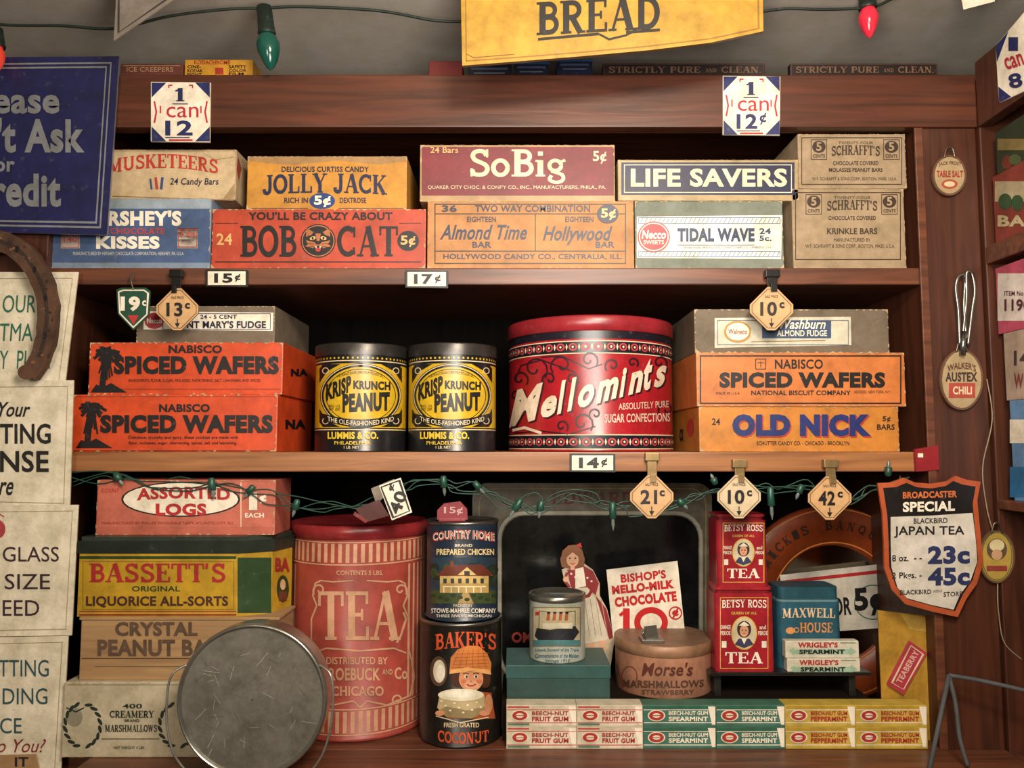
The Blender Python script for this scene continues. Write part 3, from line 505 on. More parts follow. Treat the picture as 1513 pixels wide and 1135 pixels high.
# ---------------- ROW 3 left
p=carton('marshmallow_box','cream marshmallow carton behind the round pan','box',94,400,1008,z3,-.03,.1,C('bcb198',.6)); cz=p.top; dk=C('22302a')
p.ln([(100,1012),(395,1012)],1,C('8a8068')); p.t('400',181,1040,210,1047,dk,.02); p.t('CREAMERY',162,1050,228,1061,dk,serif=True); p.t('BRAND',184,1063,206,1067,dk,.02); p.t('MARSHMALLOWS',155,1071,232,1082,dk,serif=True); p.t('NET WEIGHT 4 LBS.',168,1103,214,1107,dk,0); p.ln([(150,1092),(235,1092)],1,dk)
for cx in (122,262):
    for sx in (-1,1):
        for i in range(8):
            a=math.radians(-70+i*20); ex=cx+sx*26*math.cos(a); ey=1072-32*math.sin(a); p.el(ex,ey,6,2.5,dk,1+.1*i,rot=-sx*a+1.2)
p.el(110,1060,12,14,C('8f8a78')); p.ln([(98,1046),(112,1052),(124,1046)],2,dk)
p=carton('wooden_crate','wooden peanut crate with stencilled brown letters','crate',119,412,916,cz,-.022,.078,WOODC,as_thing=True); cz2=p.top; st=C('5a4434',.8)
p.t('CRYSTAL',170,919,292,940,st,.04); p.t('PEANUT BARS',144,945,338,970,st,.04); p.ln([(121,973),(410,973)],1.5,C('4a3420')); p.ln([(140,985),(400,985)],1,C('6a5034')); 
L=Part('lid_board',p.th); L.cube((p.a-.002,-.024,cz2),(p.b+.002,.058,cz2+.004),WOODC,.001); cz2+=.004
Y0=-.02; a=X(116,860,Y0); th=Thing('liquorice_tin','yellow and green sweets tin with angled corners and a dark lid','tin',(X(275,860,.03),.03,cz2))
c1=X(350,860,Y0); pc=P(402,860,.005); body=Part('tin_body',th,surf=YP(Y0)); Yd=.085; p3=P(431,860,.06)
poly=[(a,Y0),(c1,Y0),(pc.x,.005),(p3.x,.06),(p3.x-.02,Yd),(a,Yd)]
def prism(p,poly,z0,z1,m,sc=0,mt=None):
    cx=sum(q[0] for q in poly)/len(poly);cy=sum(q[1] for q in poly)/len(poly)
    pl=[(q[0]+(q[0]-cx)*sc,q[1]+(q[1]-cy)*sc) for q in poly];n=len(pl)
    p.add([(x,y,z0) for x,y in pl]+[(x,y,z1) for x,y in pl],[list(range(n))[::-1],list(range(n,2*n))]+[[i,(i+1)%n,(i+1)%n+n,i+n] for i in range(n)],m)
ztop=Z(818,Y0); prism(body,poly,cz2,ztop,C('b89228',.3,0,.45)); g=C('26401f',.35); 
cp=Plane((c1,Y0,0),(.025,-(pc.x-c1),0)); sp=Plane((pc.x,.005,0),(p3.y-.005,-(p3.x-pc.x),0))
body.r(351,824,401,906,g,1,cp); body.t('BA',407,824,428,845,C('9c2a28'),.05,surf=sp); body.el(418,870,9,20,g,1,sp); body.el(418,864,4,8,C('d9b088'),2,sp); body.r(412,874,424,888,C('6a3a2a'),2,sp)
body.r(117,822,349,826,g); body.r(117,903,349,910,C('8a3a28')); body.r(117,905,349,907,YE,2); body.box(122,829,346,901,1,C('8a6a20'))
body.t("BASSETT'S",132,832,333,861,C('a3282c',.35),serif=True); body.t('ORIGINAL',195,866,266,874,g,.02); body.t('LIQUORICE ALL-SORTS',127,881,337,898,C('42201c'),.03)
lid=Part('lid',th,label='dark green hinged lid'); prism(lid,poly,ztop,ztop+.018,C('2c342e',.28,.3),.02); prism(lid,poly,ztop+.018,ztop+.024,C('3b453d',.28,.3),-.01); lz3=ztop+.024
p=carton('taffy_box','salmon penny candy carton with a white oval on the dark-lidded tin','box',143,408,709,lz3,-.004,.08,C('b8604e',.5)); so=C('be6654')
p.r(146,713,405,779,so); p.ln([(356,713),(356,779)],1.5,CR); p.el(267,738,88,26,K,2); p.el(267,738,85,24,WH,3); p.t('ASSORTED',202,722,340,740,RD,.04,arch=3,layer=4); p.t('LOGS',230,744,305,762,RD,.05,layer=4,shear=.0); p.t('1',368,728,380,754,WH,.06,layer=4); p.t('¢',383,730,394,744,WH,.04,layer=4); p.t('EACH',362,758,390,765,WH,.03); p.t('COUNT',150,722,176,728,RD,.01); p.t('MANUFACTURED BY PHILLIPS WHOLESALE TAFFY, ATLANTIC CITY, N.J.',150,771,345,776,C('8c2c26'),0)
cx,cy_,R_=371,1038,112; c=P(cx,cy_,-.104); r=(P(cx+R_,cy_,-.104)-c).x
cz_=z3+r+.001; th=Thing('round_pan','round dull pewter pan standing on edge with wire bail','pan',(c.x,-.09,z3)); M4=T3(c.x,-.07,cz_)@Matrix.Rotation(math.radians(90),4,'X')
ME=C('a8a59d',.32,.75,.5); ME2=C('a09e98',.28,.85,.35); p=Part('pan_body',th); p.lathe([(r*.95,-.012),(r*.985,.0),(r-.001,.006),(r-.001,.026),(r*.995,.031),(r*.98,.034),(r*.965,.034)],M4,ME2,cap=False); p.lathe([(r*.965,.034),(r*.945,.0325),(r*.935,.0295)],M4,ME2,cap=False)
p.lathe([(r*.935,.0295),(.001,.0295)],M4,ME,cap=False,smooth=False); p.lathe([(r*.95,-.012),(.001,-.012)],M4,ME2,cap=False)
pr_=Plane((0,-.0998,0),(0,-1,0))
for i in range(40):
    ax,ay=HR.uniform(-75,75),HR.uniform(-75,75); an=HR.uniform(0,3.14); ll=HR.uniform(6,26); p.ln([(cx+ax,1036+ay),(cx+ax+ll*math.cos(an),1036+ay+ll*math.sin(an))],.5,C('d0ccc2' if i%3 else '5c5a56',.4,.3),1+.05*i,pr_)
wm=C('a09e98',.35,.7)
for sx in (-1,1):
    k=Part('wire_handle',th); k.tube([(c.x+sx*(r-.012),-.1,cz_+.045),(c.x+sx*(r+.004),-.106,cz_+.035),(c.x+sx*(r+.009),-.108,cz_+.01),(c.x+sx*(r+.007),-.11,cz_-.03),(c.x+sx*(r-.003),-.11,cz_-.065),(c.x+sx*(r-.02),-.106,cz_-.09)],.0016,wm)
# TEA tin
Yf=.024; th,x,y,r,zz=tinbase('tea_tin','tall salmon-red round tea tin with striped bands','tin',534,97,778,z3,Yf); b=Part('tin_body',th,surf=Cyl(x,y,r)); TR=C('9c4238',.35); TC=C('cb9b7c',.38)
b.lathe([(r*.97,z3),(r+.002,z3+.001),(r+.002,z3+.005),(r,z3+.007),(r,zz-.015)],T3(x,y,0),TR); l=Part('lid',th); l.lathe([(r+.001,yr(798,Yf)),(r+.003,yr(797,Yf)),(r+.003,zz-.004),(r,zz),(r*.96,zz),(r*.94,zz-.004),(.001,zz-.004)],T3(x,y,0),C('8e2a2e',.3),cap=False)
def vstripes(y0,y1,n,m,duty=.5,rng=None):
    for k in range(n):
        a0=2*math.pi*k/n; 
        if rng and rng(a0): continue
        a1=a0+2*math.pi*duty/n; R=r+E; b.add([(x+R*math.cos(a0),y+R*math.sin(a0),yr(y1,Yf)),(x+R*math.cos(a1),y+R*math.sin(a1),yr(y1,Yf)),(x+R*math.cos(a1),y+R*math.sin(a1),yr(y0,Yf)),(x+R*math.cos(a0),y+R*math.sin(a0),yr(y0,Yf))],[[0,1,2,3]],m,True)
vstripes(804,832,60,TC); vstripes(1052,1084,60,TC); front=lambda a: math.sin(a)<-.66
vstripes(840,1046,60,TC,.4,front)
for py,w in ((802,1.5),(835,2),(1049,2),(1087,2)): wrap(b,x,y,r,yr(py+w/2,Yf),yr(py-w/2,Yf),TC,2)
b.t('CONTENTS 5 LBS.',497,843,566,850,TC,.02,layer=2); b.t('TEA',470,872,592,948,TC,serif=True,layer=3); b.ln([(596,905),(600,915),(592,940),(586,950)],3,TC)
for sx in (-1,1):
    q=lambda u,v:(532+sx*u,v); b.ln([q(58,858),q(66,862),q(70,880),q(64,895),q(72,915),q(72,960),q(76,975),q(80,1000),q(74,1028),q(40,1042),q(10,1036),q(0,1046)],2.5,TC,2.8); b.ln([q(10,858),q(40,860),q(58,858)],2,TC,3); b.ln([q(0,962),q(50,958),q(68,965)],2.5,TC,3.1+.1*sx); curl(b,532+sx*60,872,14,sx,TC); curl(b,532+sx*56,1034,12,-sx,TC)
b.t('DISTRIBUTED BY',482,971,573,982,TC,.02,layer=4); b.t('SEARS,',440,990,482,1007,TC,.03,layer=4); b.t('ROEBUCK',486,987,562,1006,TC,.03,layer=4); b.t('AND',565,989,580,997,TC,.02,layer=4); b.t('Co',583,986,602,1004,TC,.03,layer=4); b.t('CHICAGO',490,1014,567,1029,TC,.03,layer=4)
Yf=.0; th,x,y,r,zz=tinbase('coconut_can','black coconut can showing a child in orange bonnet','can',683,58.5,922,z3,Yf); b=Part('can_body',th,surf=Cyl(x,y,r,5)); b.lathe([(r*.95,z3),(r+.001,z3+.001),(r+.001,z3+.003),(r,z3+.004),(r,zz-.004)],T3(x,y,0),C('171310',.32)); l=Part('rim',th,label='silver metal top rim'); l.lathe([(r,zz-.005),(r+.0015,zz-.004),(r+.0015,zz-.001),(r,zz),(r*.95,zz),(r*.94,zz-.003),(.001,zz-.003)],T3(x,y,0),C('8a8680',.3,.9),cap=False); can1=zz
so=C('d2552f',.4); b.t("BAKER'S",643,937,733,962,so,serif=True,arch=4); b.t('FRESH GRATED',656,1068,708,1075,C('e0c8a0'),.02); b.t('COCONUT',647,1078,722,1096,so,serif=True,arch=-4)
b.el(648,992,13,22,C('5a4030'),1); b.el(649,992,9,17,C('d9cdb8'),2); b.el(651,994,6,12,C('efe6d4'),3)
b.poly([(664,994),(666,972),(676,960),(692,954),(708,955),(720,966),(726,980),(725,996),(712,988),(694,987),(678,990)],C('d08040'),5) 
for i in range(6): b.ln([(668+i*10,988),(678+i*7,960)],.8,C('b0521f'),6); b.ln([(669,967+i*5),(722,965+i*5)],.7,C('b0521f'),6.2)
b.poly([(665,990),(690,986),(724,990),(726,997),(694,992),(664,996)],C('e8a868'),7)
b.el(675,1003,8,13,C('4a2818'),3); b.el(717,1004,8,13,C('4a2818'),3.2)
sk=C('d2916a'); b.el(696,1003,18,19,sk,4); b.el(697,1013,11,8,C('daa07c'),4.3); b.el(689,1000,3,2,WH,5); b.el(703,1000,3,2,WH,5); b.el(689.5,1000,1.6,1.8,K,6); b.el(703.5,1000,1.6,1.8,K,6); b.ln([(684,996),(688,994.5),(693,996)],1.2,C('4a2818'),5); b.ln([(699,996),(704,994.5),(708,996)],1.2,C('4a2818'),5); b.ln([(690,1011),(693,1013.5),(699,1013.5),(703,1011)],1.8,C('9c2a24'),5.5); b.el(696,1007,2,1.4,C('b8704c'),5); b.el(685,1007,4,3,C('cc7250'),5); b.el(708,1007,4,3,C('cc7250'),5)
b.poly([(660,1062),(664,1026),(690,1020),(726,1024),(732,1062)],C('a8502c'),3); b.poly([(646,1046),(650,1024),(668,1018),(700,1018),(716,1028),(716,1052),(696,1062),(660,1060)],C('c0ad84'),5); b.poly([(648,1050),(660,1044),(690,1050),(716,1044),(714,1054),(696,1062),(660,1060)],C('96835c'),5.3); b.el(681,1027,34,9,C('e9e0c6'),6); b.el(678,1026,26,5,C('f3ecda'),6.4); b.el(722,1040,6,14,sk,7); b.el(716,1054,8,4,sk,7.2); b.el(650,1054,7,4,sk,7)
for i in range(10): b.el(652+i*6.5,1036+(i*7)%18,2,1.5,C('e9e0c6'),6.6)
b.ln([(644,1058),(680,1068),(722,1060)],1.5,CR,4)
Yf=.006; th,x,y,r,zz=tinbase('chicken_can','dark blue chicken can with a yellow farmhouse picture','can',684,51.5,772,can1,Yf); b=Part('can_body',th,surf=Cyl(x,y,r,5)); b.lathe([(r*.95,can1),(r+.001,can1+.001),(r+.001,can1+.003),(r,can1+.004),(r,zz-.004)],T3(x,y,0),C('1d2a3c',.35)); l=Part('rim',th); l.lathe([(r,zz-.005),(r+.0015,zz-.004),(r+.0015,zz-.001),(r,zz),(r*.95,zz),(r*.94,zz-.003),(.001,zz-.003)],T3(x,y,0),C('8a8680',.3,.9),cap=False); can2=zz
b.t('COUNTRY HOME',639,787,731,801,WH,.06,arch=4,layer=3); b.t('COUNTRY HOME',639,787,731,801,C('c03030'),.0,arch=4,layer=4); b.t('BRAND',672,804,698,808,WH,.02); b.t('PREPARED CHICKEN',645,811,730,820,C('e0c890'),.03)
b.r(636,824,733,892,C('24394a')); b.r(636,872,733,892,C('3e4a28'),2); CRn=random.Random(2)
for i in range(26): b.el(638+CRn.uniform(0,94),838+CRn.uniform(0,26),CRn.uniform(5,9),CRn.uniform(5,9),C(['22351f','2f4a2a','1a2a1c'][i%3]),2.2+.02*i)
b.r(650,850,722,876,C('cfb070'),3); b.r(650,862,722,876,C('b89858'),3.2); b.poly([(644,851),(660,836),(712,834),(730,851)],C('6a3224'),4); b.poly([(676,850),(690,838),(704,850)],C('d9bc80'),5); b.r(686,844,694,850,C('3a3a38'),5.4); b.r(654,866,718,868,C('e8dab0'),5); b.r(665,829,670,838,C('7a3a28'),4.2)
for i in range(6): b.r(655+i*11,855,660+i*11,862,C('3a3a38'),5); b.r(655+i*11,868,656.5+i*11,876,WH,5)
b.poly([(676,892),(684,876),(692,876),(700,892)],C('a88c58'),3)
for i in range(10): b.el(640+i*10,880+(i%3)*3,4,2.5,C('2a3a1e'),3.2)
b.t('PACKED BY',670,893,698,897,CR,.01,layer=5); b.t('STOWE-MAHRLE COMPANY',637,899,733,906,WH,.02,layer=5); b.t('THREE RIVERS, MICHIGAN',644,908,726,913,WH,.01,layer=6)
p=Part('cent_sign',None,None,'small red fifteen-cent sign on top of the dark blue can','price tag',surf=YP(.02)); pts=[(646,768),(646,754),(656,744),(680,741),(690,752),(691,768)]; p.slab(pts,p.s,.004,C('8c2430',.4)); p.t('15¢',656,749,684,761,C('c9a0a0'),.02)
pb=P(668,768,.02); p.cube((pb.x-.02,.018,can2),(pb.x+.02,.03,pb.z+.002),C('8c2430',.4),.001)
# ---------------- gum cartons
xe=[748,852,950,1058,1160,1264,1370]; hh=(Z(1042)-z3)/2; gl=['left end','second from the left','third from the left','fourth from the left','second from the right','right end']
for row in (0,1):
    for i in range(6):
        kind=i//2; x0,x1=xe[i],xe[i+1]; y0,y1=(1074,1106) if row==0 else (1042,1073)
        nm=['white fruit','green spearmint','yellow peppermint'][kind]
        lb='%s gum pack, %s row, %s'%(nm,'bottom' if row==0 else 'upper',gl[i])
        p=Part('gum_pack',None,None,lb,'gum pack','gum packs along the bottom shelf',surf=YP(0)); a=X(x0+.2,1070);b_=X(x1-.2,1070)
        p.cube((a,0,z3+row*hh+.0002),(b_,.028,z3+(row+1)*hh),C(['cfc3ad','44705f','c4a848'][kind],.4),.0006)
        p.r(x0+1,y0+1.5,x1-1,y1-1.5,C(['d9cfba','46766a','c8aa4c'][kind],.4),1)
        p.r(x0+1,y0+1.5,x1-1,y0+6,[C('cfc3ad'),C('2f6452'),C('b89534')][kind],2); p.ln([(x0+1,y1-5),(x1-1,y1-5)],1.2,[C('c04a44'),WH,WH][kind],3); p.ln([(x0+1,y0+7),(x1-1,y0+7)],1,[C('c04a44'),WH,WH][kind],3)
        if kind==0: p.ln([(x0+2,y0+3),(x0+34,y0+3)],2.5,C('c04a44'),3); p.ln([(x0+2,y1-2.5),(x0+34,y1-2.5)],2.5,C('4b8370'),3)
        p.poly([(x1-12,y0+2),(x1-1,y0+2),(x1-1,y1-2),(x1-6,y1-2)],WH,2.5)
        p.el(x0+20,(y0+y1)/2,13,8.5,WH,4); p.el(x0+20,(y0+y1)/2,11,7,C('b8342e'),5); p.el(x0+20,(y0+y1)/2,6,3.5,WH,6); p.ln([(x0+13,(y0+y1)/2),(x0+27,(y0+y1)/2)],1,C('b8342e'),7)
        cc=C('a8322e') if kind!=1 else WH
        p.t('BEECH-NUT'+('' if kind==0 else ' GUM'),x0+38,y0+9,x1-12,y0+15,cc,.03,layer=4); p.t(['FRUIT GUM','SPEARMINT','PEPPERMINT'][kind],x0+38,y0+17,x1-12,y0+24,cc,.04,layer=4)
zg=z3+2*hh-.003
p=Part('display_block',None,None,'low dark wooden block behind the gum packs, carrying tins','display stand'); p.cube((X(742,1000,.03),.031,z3+.0002),(X(1290,1000,.03),.165,zg),wood('block_wood','120c08','1c120c',rough=.85),.002)
p=carton('jewel_box','flat teal box under the small ship tin','box',748,902,984,zg,.033,.1,C('294845',.5),as_thing=True); tb=p.top; L=Part('lid',p.th); L.cube((p.a-.001,.032,tb-.018),(p.b+.001,.134,tb+.001),C('2c5250',.5),.001); tb+=.001
Yf=.04; th,x,y,r,zz=tinbase('ship_tin','small pale tin picturing an ocean liner, on the teal box','tin',822,40,883,tb,Yf); b=Part('tin_body',th,surf=Cyl(x,y,r,5)); b.lathe([(r*.97,tb),(r+.0006,tb+.0006),(r,tb+.002),(r,zz-.006)],T3(x,y,0),C('9fa49a',.4)); l=Part('lid',th); l.lathe([(r+.001,zz-.009),(r+.0015,zz-.008),(r+.0015,zz-.001),(r,zz),(r*.94,zz),(r*.92,zz-.003),(.001,zz-.003)],T3(x,y,0),C('8c8a80',.3,.85),cap=False)
b.r(787,898,858,950,C('bcb092')); b.poly([(790,940),(793,928),(812,931),(850,925),(856,934),(846,948),(797,948)],C('22242a'),2); b.r(802,921,846,929,C('cfc8b0'),2.4); b.r(808,916,838,921,C('b8a888'),2); b.r(787,946,858,954,C('4a7a80'),3); b.box(787,897,858,955,1,C('7a6a40'),4)
for i in range(4): b.poly([(807+i*9,917),(808.5+i*9,905),(813+i*9,905),(812+i*9,917)],C('a85a38'),3); b.r(808.5+i*9,904,813+i*9,907,K,4)
b.ln([(796,928),(797,902)],.8,K,3); b.ln([(850,926),(850,902)],.8,K,3); b.ln([(797,903),(823,905),(850,903)],.5,K,3.3); b.r(791,904,797,909,C('b03030'),3.5)
for i,(s,yy) in enumerate((('Uneeda Souvenir of the Triple',958),('Commemorative of the Maiden',966),('Voyage 1912',974))): b.t(s,791 if i<2 else 806,yy,855 if i<2 else 842,yy+6,C('2a6070'),.01,.2)
Yf=.034; th,x,y,r,zz=tinbase('marshmallow_tin','low round orange-brown tin with a spring clip on top','tin',975,68.5,956,zg,Yf); b=Part('tin_body',th,surf=Cyl(x,y,r)); b.lathe([(r*.99,zg),(r,zg+.001),(r,zz-.008)],T3(x,y,0),C('b07c62',.6,0,.5)); l=Part('lid',th); l.lathe([(r+.001,yr(973,Yf)),(r+.0015,yr(972.5,Yf)),(r+.0015,zz-.0008),(r,zz)],T3(x,y,0),C('9a7458',.5,.2,.5),cap=False); l.lathe([(r,zz),(.001,zz)],T3(x,y,0),C('8a6a52',.5,.2,.5),cap=False,smooth=False)
b.t("Morse's",948,979,1024,999,C('5a2c20'),.02,.2,layer=4); b.t('MARSHMALLOWS',920,1004,1040,1015,C('54382c'),.03,arch=-2,rise=0,layer=4); b.t('STRAWBERRY',948,1019,1026,1026,C('54382c'),.02,arch=-1,layer=4); b.ln([(912,980),(920,1020),(945,1030)],1.5,C('7a3a28')); b.ring(930,1000,12,16,1.5,C('7a3a28'),2.3)
mz_=zz; k=Thing('metal_clip','grey spring clip resting on the low orange-brown tin','clip',P(965,955,.06)); q=Part('clip_plate',k); sf=YP(.06); q.slab([(952,926),(970,924),(974,948),(952,948)],sf,.002,C('8a8880',.3,.8)); q=Part('clip_arm',k); a=P(950,950,.06); q.cube((a.x-.002,.055,mz_+.0002),(a.x+.032,.09,mz_+.005),C('8a8880',.3,.8),.001); q.tube([(a.x+.004,.058,mz_+.004),(a.x-.001,.055,mz_+.014),(a.x+.004,.059,mz_+.02)],.0016,C('8a8880',.3,.8))
Yb=.25; th=Thing('serving_tray','dark framed tray standing against the back of the bottom shelf','tray',(X(870,900,Yb),Yb,z3)); p=Part('tray_frame',th,surf=YP(Yb))
yb=1024
def rr(x0,y0,x1,y1,r,n=6):
    o=[]
    for cx,cy,a in ((x1-r,y0+r,-90),(x1-r,y1-r,0),(x0+r,y1-r,90),(x0+r,y0+r,180)):
        for i in range(n+1):
            t=math.radians(a+90*i/n); o.append((cx+r*math.cos(t),cy+r*math.sin(t)))
    return o
p.slab(rr(698,714,1052,yb,22)[::-1],p.s,.01,C('7f7664',.35,0,.7)); q=Part('tray_panel',th,label='glossy dark panel',surf=YP(Yb-.0012)); q.slab(rr(742,762,1032,1000,34)[::-1],q.s,.0008,C('484a4c',.12,.85,.6),layer=0)
rb=rr(738,758,1036,1004,37); p.ln(rb+[rb[0]],5,C('c4c0b0',.3,.2),5); rb=rr(708,722,1043,1016,24); p.ln(rb+[rb[0]],1.5,C('a8986a'),2); p.t("EDWARDS'",815,727,958,746,C('6e2826'),serif=True); q.t('OM',756,934,786,950,C('b0402f'),.04)
p=Part('cutout_figure',None,None,'paper cut-out of a girl in red dress and white apron','cutout figure',surf=YP(.155)); pts=[(834,812),(848,806),(860,816),(862,832),(876,842),(886,862),(886,880),(897,900),(908,945),(900,1000),(858,1000),(858,945),(842,930),(848,895),(842,870),(834,858),(830,842),(838,838),(828,826)]
pts=pts[::-1]; p.slab(pts,p.s,.0015,C('c4b49a')); hr=C('7c4a28'); fl=C('d9a888')
p.poly([(828,828),(831,814),(840,806),(850,805),(860,812),(864,826),(863,840),(856,844),(838,840),(830,838)],hr,1); p.el(846,827,9,11,fl,2); p.el(842,825,1.4,1.2,K,3); p.el(850,825,1.4,1.2,K,3); p.ln([(843,832),(846,834),(850,832)],1.4,RD,3); p.el(846,829,1,1,C('c08060'),3); p.poly([(836,820),(846,811),(856,818),(855,823),(846,816),(837,824)],hr,3.4); p.poly([(850,806),(858,802),(860,810)],RD,4); p.r(843,836,849,842,fl,2.5)
rd=C('8c2226'); p.poly([(838,842),(862,836),(876,844),(885,862),(880,880),(872,872),(866,868),(846,872),(842,862)],rd,1.4); p.poly([(850,841),(862,838),(866,866),(850,870)],WH,2.2); p.poly([(846,870),(868,868),(890,900),(904,944),(862,952),(848,928),(852,895)],C('d8ccb8'),2.6)
p.poly([(880,880),(896,900),(907,942),(900,945)],rd,3); p.ln([(868,846),(878,866),(870,880),(858,884)],5,rd,3.2); p.el(857,885,4,4,fl,4); p.ln([(838,846),(834,858),(842,868)],4,rd,3); p.el(836,856,4,4,fl,4)
for i in range(5): p.ln([(856+i*8,885),(862+i*9,940)],1,C('a8988a'),3.5)
for i in range(6): p.el(844+i*6,848+(i*5)%14,1.5,1.5,WH,3.7)
p.poly([(868,950),(880,948),(880,985),(872,990)],fl,2); p.poly([(884,946),(896,944),(892,985),(884,988)],fl,2); p.poly([(868,978),(882,978),(882,1000),(866,1000)],K,3)
p=Part('chocolate_card',None,None,'tilted white chocolate card with large red ten-cent figure','sign',surf=YP(.152)); pts=[(896,842),(1001,829),(1012,934),(1004,990),(920,990),(906,945)]; p.slab(pts[::-1],p.s,.0015,WH); RR=C('c01418')
p.t("BISHOP'S",917,845,984,858,RR,.04,rot=6); p.t('MELLO-MILK',904,861,996,874,RR,.06,rot=6); p.t('CHOCOLATE',908,878,1000,893,RR,.06,rot=6); p.t('1',914,899,934,944,RR,serif=True,layer=2); p.ring(962,920,25,23,9,RR,3); p.ring(998,906,10,10,2,RR,3); p.t('¢',993,899,1003,913,RR,.04)
Ym=.2; th=Thing('round_mirror_sign','round orange-rimmed advertising mirror at the back','mirror',(X(1232,900,Ym),Ym,z3)); c=P(1232,892,Ym); R=c.z-z3
M4=T3(c.x,Ym+.01,c.z)@Matrix.Rotation(math.radians(90),4,'X'); p=Part('rim',th,surf=YP(Ym)); p.lathe([(R,-.004),(R,.006),(R*.97,.0095),(R*.6,.0095),(R*.59,.004)],M4,C('8a3c1a',.35),cap=False,seg=80); p.lathe([(R,-.004),(.001,-.004)],M4,C('3a2018'),cap=False,seg=80)
mi=Part('mirror_glass',th); mi.lathe([(R*.6,.0045),(.001,.0045)],M4,C('ccc8c0',.06,1.0,.05),cap=False,seg=80)
pr=145; p.ring(1232,892,pr*.97,pr*.97,2,C('c8783a'),1,n=60); p.ring(1232,892,pr*.63,pr*.63,2,C('c8783a'),1,n=60)
def arctext(p,txt,cx,cy,r,a0,a1,h,m,layer=2,flip=False,serif=True):
    n=len(txt)
    for i,ch in enumerate(txt):
        if ch==' ': continue
        a=a0+(a1-a0)*(i+.5)/n; ar=math.radians(a); x=cx+r*math.cos(ar); y=cy-r*math.sin(ar); w=h*.75
        p.t(ch,x-w/2,y-h/2,x+w/2,y+h/2,m,.03,rot=(a-90) if not flip else (a+90),layer=layer,serif=serif)
arctext(p,"MCCORMICK'S",1232,892,pr*.8,190,108,14,C('2a1410')); arctext(p,"BANQUET",1232,892,pr*.8,98,40,14,C('2a1410')); arctext(p,'TEA',1232,892,pr*.8,252,288,16,C('2a1410'),flip=True)
p=Part('price_card',None,None,'white five-cent card leaning on the round mirror','sign',surf=YP(.185)); p.slab([(1152,850),(1318,832),(1330,926),(1168,938)][::-1],p.s,.002,C('cfc8bc')); p.ln([(1160,860),(1316,843)],5,RD,1); p.t('FOR',1222,883,1258,910,K,.03,rot=4); p.t('5¢',1262,868,1306,910,K,.04,rot=4); p.ring(1290,890,28,26,1.5,C('3a6a58'),2)
Yr=.04; zr_=Z(994,Yr); th=Thing('display_riser','thin dark riser holding the small red tins and gum','display stand',(X(1175,1000,Yr),Yr+.05,zg)); p=Part('top_plate',th); a=X(1048,994,Yr);b_=X(1288,994,Yr); p.cube((a,Yr,zr_-.005),(b_,.14,zr_),C('22201f',.15),.001)
for xx in (a+.01,b_-.03): 
    p=Part('leg',th); p.cube((xx,Yr+.01,zg),(xx+.01,.13,zr_-.005),C('22201f',.3),.001)
def tea(label,x0,x1,yt,yb,base,Y):
    zt_=Z(yt,Y); a=X(x0,900,Y);b_=X(x1,900,Y); th=Thing('tea_caddy',label,'tin',((a+b_)/2,Y+.03,base),'red rectangular tea tins'); p=Part('tin_body',th,surf=YP(Y)); p.cube((a,Y,base),(b_,Y+.055,zt_-.009),C('9c202c',.28),vbev=.007); l=Part('lid',th); l.cube((a+.003,Y+.003,zt_-.009),(b_-.003,Y+.052,zt_-.004),C('7e1a22',.28),vbev=.007); l.cube((a+.001,Y+.001,zt_-.004),(b_-.001,Y+.054,zt_),C('a02630',.28),vbev=.007)
    w=x1-x0;h=yb-yt; X_=lambda u:x0+w*u; Y_=lambda v:yt+h*v; yl=C('d8b050')
    p.box(X_(.09),Y_(.12),X_(.91),Y_(.97),1,yl); p.t('BETSY ROSS',X_(.12),Y_(.15),X_(.88),Y_(.25),WH,arch=1,serif=True); p.t('QUEEN OF ALL',X_(.28),Y_(.29),X_(.72),Y_(.33),yl,.02)
    p.el(X_(.5),Y_(.545),w*.22,h*.2,yl,2); p.el(X_(.5),Y_(.545),w*.2,h*.185,C('d0c2a4'),3)
    p.poly([(X_(.34),Y_(.68)),(X_(.41),Y_(.61)),(X_(.59),Y_(.61)),(X_(.66),Y_(.68)),(X_(.5),Y_(.725))],C('3a3a58'),4); p.el(X_(.5),Y_(.5),w*.12,h*.1,C('3c261c'),4.4); p.el(X_(.5),Y_(.52),w*.075,h*.07,C('dca080'),5); p.el(X_(.47),Y_(.512),1,.9,K,6); p.el(X_(.53),Y_(.512),1,.9,K,6); p.ln([(X_(.48),Y_(.55)),(X_(.52),Y_(.55))],1,RD,6); p.poly([(X_(.41),Y_(.455)),(X_(.5),Y_(.405)),(X_(.59),Y_(.455)),(X_(.5),Y_(.462))],WH,6); p.poly([(X_(.45),Y_(.605)),(X_(.55),Y_(.605)),(X_(.5),Y_(.68))],WH,5)
    p.t('ORANGE',X_(.1),Y_(.45),X_(.27),Y_(.5),WH,.02); p.t('PEKOE',X_(.1),Y_(.52),X_(.27),Y_(.57),WH,.02); p.t('and',X_(.76),Y_(.45),X_(.87),Y_(.5),WH,.02); p.t('PEKOE',X_(.74),Y_(.52),X_(.9),Y_(.57),WH,.02); p.r(X_(.12),Y_(.64),X_(.2),Y_(.72),WH); p.r(X_(.8),Y_(.64),X_(.88),Y_(.72),WH)
    p.t('TEA',X_(.18),Y_(.77),X_(.82),Y_(.91),WH,serif=True); return zt_
ty=tea('lower red tea tin on the riser',1056,1143,868,992,zr_,.045); tea('upper red tea tin standing on its twin',1061,1136,760,864,ty,.048)
